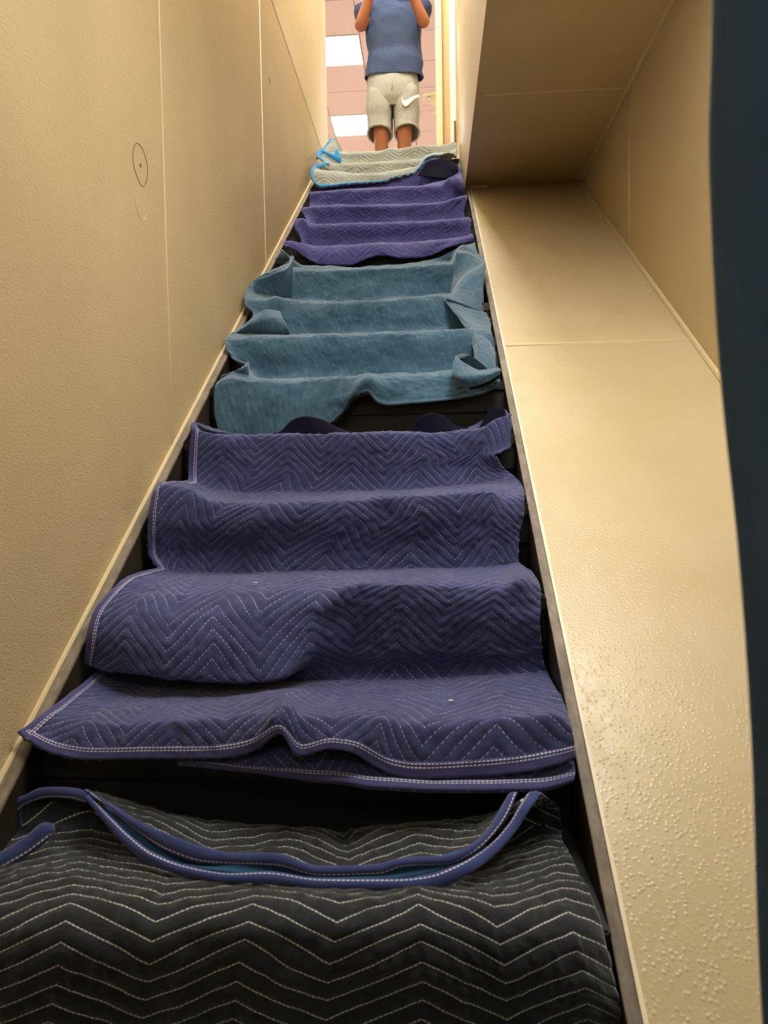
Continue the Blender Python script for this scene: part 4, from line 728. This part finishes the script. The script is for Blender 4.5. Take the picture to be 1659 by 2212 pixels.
edge_tape('edge_tape', GG, 'bottom', .024, M_CYAN, gb, .003)
edge_tape('edge_tape', GG, 'left', .030, M_CYAN, gb, .003)
for k in ('g1', 'g2', 'g3'): ribbon('curled_tape', k, M_CYAN, gb, .006, bulge=.004)
for cx_, cy_, cz_ in ((-.385, 1.52, -.224), (.03, 1.30, -.413)):
    box('lint_scrap', (cx_-.004, cy_-.003, cz_), (cx_+.005, cy_+.002, cz_+.0025), M_WHITE, nb, .0006)
# frayed dark edge and lint of the teal blanket
def strands(name, pts, n, ln, wd, mat, parent, seed, up=(0, -.3, .7)):
    rg = random.Random(seed); vs_, fs = [], []
    pts = [Vector(p) for p in pts]
    for _ in range(n):
        i = rg.randrange(len(pts)-1); p = pts[i].lerp(pts[i+1], rg.random())+Vector((rg.uniform(-1, 1), rg.uniform(-1, 1), rg.uniform(-1, 1)))*.003
        d = Vector((rg.uniform(-1, 1), rg.uniform(-.6, .3), rg.uniform(-.4, 1)))*.7+Vector(up); d.normalize(); L = ln*rg.uniform(.3, 1)
        s = Vector((rg.uniform(-1, 1), rg.uniform(-1, 1), rg.uniform(-1, 1))).normalized()*wd; b = len(vs_)
        q = p+d*L*.5+Vector((rg.uniform(-1, 1)*L*.25, 0, 0)); e_ = p+d*L
        vs_ += [p-s, p+s, q+s*.8, q-s*.8, e_]; fs += [(b, b+1, b+2, b+3), (b+3, b+2, b+4)]
    me = bpy.data.meshes.new(name); me.from_pydata(vs_, [], fs); o = link(name, me, mat, parent); o['kind'] = 'stuff'; return o
nvt, nut = GT.shape[:2]
strands('frayed_edge', [tuple(GT[0, i]) for i in range(int(.41*nut), int(.57*nut))], 900, .014, .0012, M_FRAY, tb, 5, (0, -.4, -.1))
ridge = []
zz = GT[:, nut//2, 2]
for kk in (3, 4, 5, 6):
    zt = .692*(1.4883+.27*kk)-1.2654+.003; r_i = int(np.argmin(np.abs(GT[:, nut//2, 2]-zt)+np.abs(GT[:, nut//2, 1]-(1.4883+.27*kk))))
    ridge.append([tuple(GT[r_i, i]) for i in range(int(.12*nut), int(.9*nut), 3)])
for q, rd in enumerate(ridge): strands('lint', rd, 420, .009, .0005, M_TEAL, tb, 60+q)
# ------------------------------------------------------------------ cloth close to the lens at the right edge
cx = .52; rows = []
ne = list(NEAR); last = ne[-1]
ext = [(.232, .45, -.55), (.262, .45, -.80), (.285, .47, slope_z(.47)+.02), (.292, .47, slope_z(.47)+.006)]
prof = [(.22, .45, .60)]+[tuple(p) for p in ne]+ext
pz = np.array(prof)[::-1]; zq = np.linspace(pz[0, 2], pz[-1, 2], 90)
px_ = pchip(pz[:, 2], pz[:, 0], zq); G = []
angs = np.linspace(0, 2*math.pi, 41)
for x, z in zip(px_, zq):
    hw = max(.02, (cx-x)/2); row = []
    for a in angs:
        rip = 1+.03*math.sin(5*a+z*9)+.02*math.sin(9*a-z*14)
        if abs(math.cos(a)+1) < .05: rip = 1
        top = min(1, math.sqrt(max(0.02, (.60-z)/.06)))
        row.append((x+hw+hw*math.cos(a)*rip*top, .47+.075*math.sin(a)*rip*top, max(z, slope_z(.47+.075*math.sin(a)*rip)+.004)))
    G.append(row)
G = np.array(G); Ug = np.tile(angs*.05, (len(zq), 1)); Vg = np.tile(zq[:, None], (1, 41))
nr = grid_mesh('cloth_bundle', G, Ug, Vg, M_NEAR)
bm = bmesh.new(); bm.from_mesh(nr.data); bmesh.ops.remove_doubles(bm, verts=bm.verts[:], dist=.0008)
bmesh.ops.holes_fill(bm, edges=[e_ for e_ in bm.edges if e_.is_boundary], sides=0); bmesh.ops.recalc_face_normals(bm, faces=bm.faces[:]); bm.to_mesh(nr.data); bm.free()
tag(nr, 'blurred dark slate blue cloth standing close to the lens along the right edge', 'cloth')
# ------------------------------------------------------------------ person at the stair head
PX, PY = -.245, 5.70
pe = tag(empty('person', (PX, PY, ZF)), 'person at the stair head in slate blue t-shirt and pale grey shorts, hands raised', 'person')
def skin(name, V_, E_, R_, mat, sub=2, root=0, parent=None):
    me = bpy.data.meshes.new(name); me.from_pydata(V_, E_, []); ob = bpy.data.objects.new(name, me); COL.objects.link(ob)
    md = ob.modifiers.new('s', 'SKIN'); md.branch_smoothing = .6
    for i, r_ in enumerate(R_):
        sv = me.skin_vertices[0].data[i]; sv.radius = (r_, r_) if not isinstance(r_, tuple) else r_; sv.use_root = (i == root)
    ms = ob.modifiers.new('u', 'SUBSURF'); ms.levels = sub; ms.render_levels = sub
    dg = bpy.context.evaluated_depsgraph_get(); dg.update(); nm = bpy.data.meshes.new_from_object(ob.evaluated_get(dg)); bpy.data.objects.remove(ob)
    o_ = link(name, nm, None, None, True); nm.materials.clear(); nm.materials.append(mat)
    return child_at(o_, parent) if parent else o_
V_ = []; E_ = []; R_ = []
def jn(p, r_, prev=None):
    V_.append(p); R_.append(r_)
    if prev is not None: E_.append((prev, len(V_)-1))
    return len(V_)-1
pel = jn((PX, PY+.02, 3.10), (.145, .105))
sp1 = jn((PX, PY+.02, 3.28), (.135, .10), pel); ch = jn((PX, PY+.02, 3.48), (.155, .105), sp1); nk = jn((PX, PY+.02, 3.68), (.07, .07), ch)
n2 = jn((PX, PY, 3.75), .055, nk); hd = jn((PX, PY-.025, 3.84), (.072, .088), n2); h2 = jn((PX, PY-.02, 3.93), (.078, .096), hd); h3 = jn((PX, PY-.01, 3.99), (.055, .07), h2)
for s, xk, xa, ex, ey, wx in ((-1, -.352, -.352, -.497, 5.555, -.345), (1, -.172, -.165, .003, 5.555, -.150)):
    hip = jn((PX+s*.09, PY+.02, 3.02), .095, pel); th = jn(((PX+s*.09+xk)/2, PY+.01, 2.86), .083, hip); kn = jn((xk, PY-.02, 2.68), .060, th)
    cf = jn((xk, PY+.015, 2.54), .060, kn); an = jn((xa, PY+.03, 2.28), .038, cf); he = jn((xa, PY+.02, 2.225), .036, an); to = jn((xa+s*.02, PY-.13, 2.205), .028, he)
    sh = jn((PX+s*.175, PY+.02, 3.62), .062, ch); el0 = jn(((PX+s*.19+ex)/2-.0, PY-.05, 3.53), .052, sh); el = jn((ex, ey, 3.405), .047, el0)
    fa = jn((ex+(wx-ex)*.35, ey-.04, 3.51), .043, el); wr1 = jn((wx, 5.40, 3.70), .028, fa); pm = jn((wx+s*(-.012)*-1, 5.375, 3.755), (.036, .018), wr1); pm2 = jn((wx, 5.365, 3.80), (.034, .014), pm)
body = skin('body', V_, E_, R_, M_SKIN, 2, 0, pe)
# fingers, five on each hand, curled on the phone
for s, wx in ((-1, -.345), (1, -.150)):
    for q in range(4):
        z = 3.765+.021*q; L = (.052, .066, .070, .062)[q]; x0 = wx
        skin('finger', [(x0, 5.368, z), (x0-s*.020, 5.345, z+.010), (x0-s*.042, 5.338, z+.012), (x0-s*(.03+L*.5), 5.346, z+.010)], [(0, 1), (1, 2), (2, 3)], [.0095, .0085, .0078, .0065], M_SKIN, 1, 0, pe)
    skin('thumb', [(wx, 5.39, 3.745), (wx-s*.025, 5.395, 3.775), (wx-s*.045, 5.388, 3.80)], [(0, 1), (1, 2)], [.0115, .0105, .0085], M_SKIN, 1, 0, pe)
ph = tag(empty('phone', (-.248, 5.368, 3.79)), 'black phone held up in both hands of the person, above the frame', 'phone')
child_at(box('case', (-.325, 5.362, 3.755), (-.170, 5.372, 3.835), M_PHONE, None, .003), ph)
child_at(box('lens', (-.200, 5.3585, 3.805), (-.185, 5.3625, 3.820), M_CHROME, None, .001), ph)
# face, ears, hair
def ball(name, c, r3, mat, parent, seg=20):
    bm = bmesh.new(); bmesh.ops.create_uvsphere(bm, u_segments=seg, v_segments=seg//2+2, radius=1)
    for v in bm.verts: v.co = Vector((v.co.x*r3[0]+c[0], v.co.y*r3[1]+c[1], v.co.z*r3[2]+c[2]))
    me = bpy.data.meshes.new(name); bm.to_mesh(me); bm.free(); return child_at(link(name, me, mat, None, True), parent)
for s in (-1, 1):
    ball('eye', (PX+s*.032, PY-.112, 3.895), (.013, .010, .009), M_EYE, pe); ball('iris', (PX+s*.032, PY-.120, 3.894), (.0055, .004, .0055), M_IRIS, pe)
    ball('ear', (PX+s*.082, PY-.01, 3.885), (.012, .022, .033), M_SKIN, pe)
    ball('eyebrow', (PX+s*.032, PY-.117, 3.917), (.020, .005, .004), M_HAIR, pe)
ball('nose', (PX, PY-.125, 3.865), (.014, .018, .024), M_SKIN, pe); ball('mouth', (PX, PY-.112, 3.825), (.025, .008, .007), plain('lips', srgb((150, 84, 72))), pe)
bm = bmesh.new(); bmesh.ops.create_uvsphere(bm, u_segments=40, v_segments=24, radius=1)
bmesh.ops.delete(bm, geom=[v for v in bm.verts if v.co.z < .1 and v.co.y < .35 or v.co.z < -.55 or (v.co.y < -.5 and v.co.z < .45)], context='VERTS')
for v in bm.verts:
    q = 1+.03*math.sin(v.co.x*31+v.co.y*17)*math.sin(v.co.z*23); v.co = Vector((PX+v.co.x*.094*q, PY-.012+v.co.y*.112*q, 3.915+v.co.z*.115*q))
me = bpy.data.meshes.new('hair'); bm.to_mesh(me); bm.free(); child_at(link('hair', me, M_HAIR, None, True), pe)
# clothes
def ringloft(name, rings, mat, thick=.004, n=72, wav=None, seed=0, close_top=False):
    G = []
    for (cx_, cy_, z, rx, ry, tx) in rings:
        row = []
        for a in np.linspace(0, 2*math.pi, n+1):
            ex = .78; ca, sa = math.cos(a), math.sin(a)
            X = math.copysign(abs(ca)**ex, ca)*rx; Y_ = math.copysign(abs(sa)**ex, sa)*ry
            row.append((cx_+X, cy_+Y_, z+(tx[0]*X+tx[1]*Y_ if isinstance(tx, tuple) else tx*X)))
        G.append(row)
    G = np.array(G); s = np.concatenate([[0], np.cumsum(np.linalg.norm(np.diff(G.mean(axis=1), axis=0), axis=1))]); q = np.linspace(0, s[-1], max(8, int(s[-1]/.008)))
    G = pchip(s, G.reshape(len(G), -1), q).reshape(len(q), n+1, 3); N = normals(G); cen = G.mean(axis=1, keepdims=True)
    sg = np.sign(np.mean(np.sum(N*(G-cen), axis=2))); N *= sg
    aa = np.linspace(0, 8, n+1)[None]; h = (vnoise(np.tile(aa, (len(q), 1)), np.tile(q[:, None]/.09, (1, n+1)), seed)*.018+vnoise(np.tile(aa*3, (len(q), 1))+q[:, None]*9, np.tile(q[:, None]/.05, (1, n+1)), seed+1)*.008)
    h[:, -1] = h[:, 0]; h *= (1 if wav is None else wav); G = G+N*h[..., None]
    if sg < 0: G = G[:, ::-1]
    Ug = np.tile(np.linspace(0, 1, n+1), (len(q), 1)); Vg = np.tile(q[:, None], (1, n+1))
    return grid_mesh(name, G, Ug, Vg, mat, None, thick), G
o_, GS = ringloft('shirt', [(-.240, PY+.015, 3.112, .222, .145, (-.02, .22)), (-.240, PY+.015, 3.20, .218, .148, 0), (-.240, PY+.015, 3.32, .208, .140, 0), (-.242, PY+.018, 3.45, .212, .138, 0), (-.244, PY+.02, 3.56, .215, .130, 0),
    (-.245, PY+.02, 3.64, .205, .110, 0), (-.245, PY+.02, 3.685, .150, .085, 0), (-.245, PY+.015, 3.715, .085, .075, 0)], M_SHIRT, .004, 84, 1.2, 3)
child_at(o_, pe)
for s, ex in ((-1, -.497), (1, .003)):
    a = Vector((PX+s*.15, PY+.02, 3.64)); b = Vector((PX+s*.245, PY-.04, 3.565)); P_ = [a, a.lerp(b, .5), b]
    child_at(tube('sleeve', [tuple(a), tuple(a.lerp(b, .35)), tuple(a.lerp(b, .7)), tuple(b)], [.085, .086, .082, .080], M_SHIRT, None, 24), pe)
o_, GH = ringloft('shorts', [(-.257, PY+.02, 3.19, .175, .125, 0), (-.257, PY+.02, 3.10, .196, .138, 0), (-.257, PY+.02, 3.0, .206, .142, 0), (-.257, PY+.02, 2.93, .207, .138, 0), (-.257, PY+.02, 2.86, .196, .112, 0)], M_SHORTS, .004, 84, .5, 8)
child_at(o_, pe)
for s, cx_ in ((-1, -.362), (1, -.152)):
    o_, gl = ringloft('shorts_leg', [(-.257+s*.096, PY+.02, 3.02, .098, .120, 0), (-.257+s*.100, PY+.02, 2.95, .106, .138, 0), (-.257+s*.104, PY+.02, 2.87, .105, .136, 0), (cx_, PY+.02, 2.78, .098, .122, 0), (cx_, PY+.02, 2.72, .096, .120, .0), (cx_+s*.002, PY+.02, 2.688, .096, .122, (s*.05, -.16))], M_SHORTS, .004, 60, .6, 12+s)
    child_at(o_, pe); LEG = gl.reshape(-1, 3)
    hem = [(cx_+s*.002+.097*math.cos(a), PY+.02+.121*math.sin(a), 2.692+s*.05*.097*math.cos(a)-.16*.122*math.sin(a)) for a in np.linspace(0, 2*math.pi, 49)[:-1]]
    child_at(tube('hem_band', hem, .0075, M_SHORTS, None, 8, True), pe)
tube_d = child_at(tube('drawstring', [(-.255, PY-.118, 3.06), (-.252, PY-.127, 3.0), (-.256, PY-.128, 2.95)], .004, M_SHORTS, None, 6), pe)
# swoosh-like tick print on the right leg of the shorts
def front(P_, x, z):
    d = np.abs(P_[:, 0]-x)/.012+np.abs(P_[:, 2]-z)/.016; k_ = P_[d < 1.2]
    return (k_[:, 1].min() if len(k_) else PY-.1)-.006
def shorts_y(x, z): return front(LEG, x, z)
UP_ = [(-.178, 2.905), (-.176, 2.885), (-.168, 2.872), (-.155, 2.872), (-.135, 2.880), (-.105, 2.896), (-.075, 2.913), (-.050, 2.928)]
DN_ = [(-.180, 2.900), (-.183, 2.870), (-.176, 2.843), (-.158, 2.826), (-.138, 2.832), (-.110, 2.858), (-.080, 2.886), (-.050, 2.912)]
Ua = np.array(UP_); Da = np.array(DN_); tq = np.linspace(0, 1, 24); t0 = np.linspace(0, 1, 8); Ua = pchip(t0, Ua, tq); Da = pchip(t0, Da, tq)
G = np.array([[(p[0]*(1-w_)+d[0]*w_, shorts_y(p[0]*(1-w_)+d[0]*w_, p[1]*(1-w_)+d[1]*w_), p[1]*(1-w_)+d[1]*w_) for w_ in np.linspace(1, 0, 5)] for p, d in zip(Ua, Da)]).transpose(1, 0, 2)
child_at(grid_mesh('tick_logo', G, G[..., 0], G[..., 2], M_PRINT, None, .002), pe)
# chest print: curved emblem above a curved line of small letters
SHP = GS.reshape(-1, 3)
def chest_y(x, z): return front(SHP, x, z)
def strip(name, top, bot):
    Ta = np.array(top); Ba = np.array(bot); G = np.array([[(p[0], chest_y(p[0], p[1]), p[1]), ((p[0]+d[0])/2, chest_y((p[0]+d[0])/2, (p[1]+d[1])/2), (p[1]+d[1])/2), (d[0], chest_y(d[0], d[1]), d[1])] for p, d in zip(Ba, Ta)]).transpose(1, 0, 2)
    return child_at(grid_mesh(name, G, G[..., 0], G[..., 2], M_PRINT, None, .0015), pe)
ax = np.linspace(-.207, -.112, 12)
for i in range(0, 11):
    xa, xb = ax[i]+.0008, ax[i+1]-.0012; f_ = lambda x: 3.628+.45*(x+.155)**2*8-.0*x
    strip('print_letter', [(xa, f_(xa)+.020), (xb, f_(xb)+.020)], [(xa, f_(xa)+.004), (xb, f_(xb)+.004)])
aa = np.linspace(-1, 1, 16)
strip('print_emblem', [(-.160+.048*a, 3.670+.020*(1-a*a)) for a in aa], [(-.160+.048*a, 3.670+.006*(1-a*a)) for a in aa])
strip('print_emblem', [(-.160+.048*a, 3.668-.004*(1-a*a)) for a in aa], [(-.160+.048*a, 3.668-.016*(1-a*a)) for a in aa])
strip('print_emblem', [(-.160+.012*a, 3.669+.006*(1-a*a)) for a in aa], [(-.160+.012*a, 3.669-.004*(1-a*a)) for a in aa])
for s, xa in ((-1, -.352), (1, -.165)):
    sh_ = []
    for y, wz, hz in ((.09, .034, .05), (.03, .040, .07), (-.06, .046, .055), (-.13, .046, .042), (-.175, .034, .030)): sh_.append((y, wz, hz))
    G = np.array([[(xa+s*.012*(-y*6)+wz*math.cos(a), PY+y, ZF-.018+hz*(max(0, math.sin(a)))) for a in np.linspace(0, 2*math.pi, 25)] for y, wz, hz in sh_])
    child_at(grid_mesh('shoe', G[:, ::-1], G[..., 0], G[..., 1], M_SHOE, None, 0), pe)
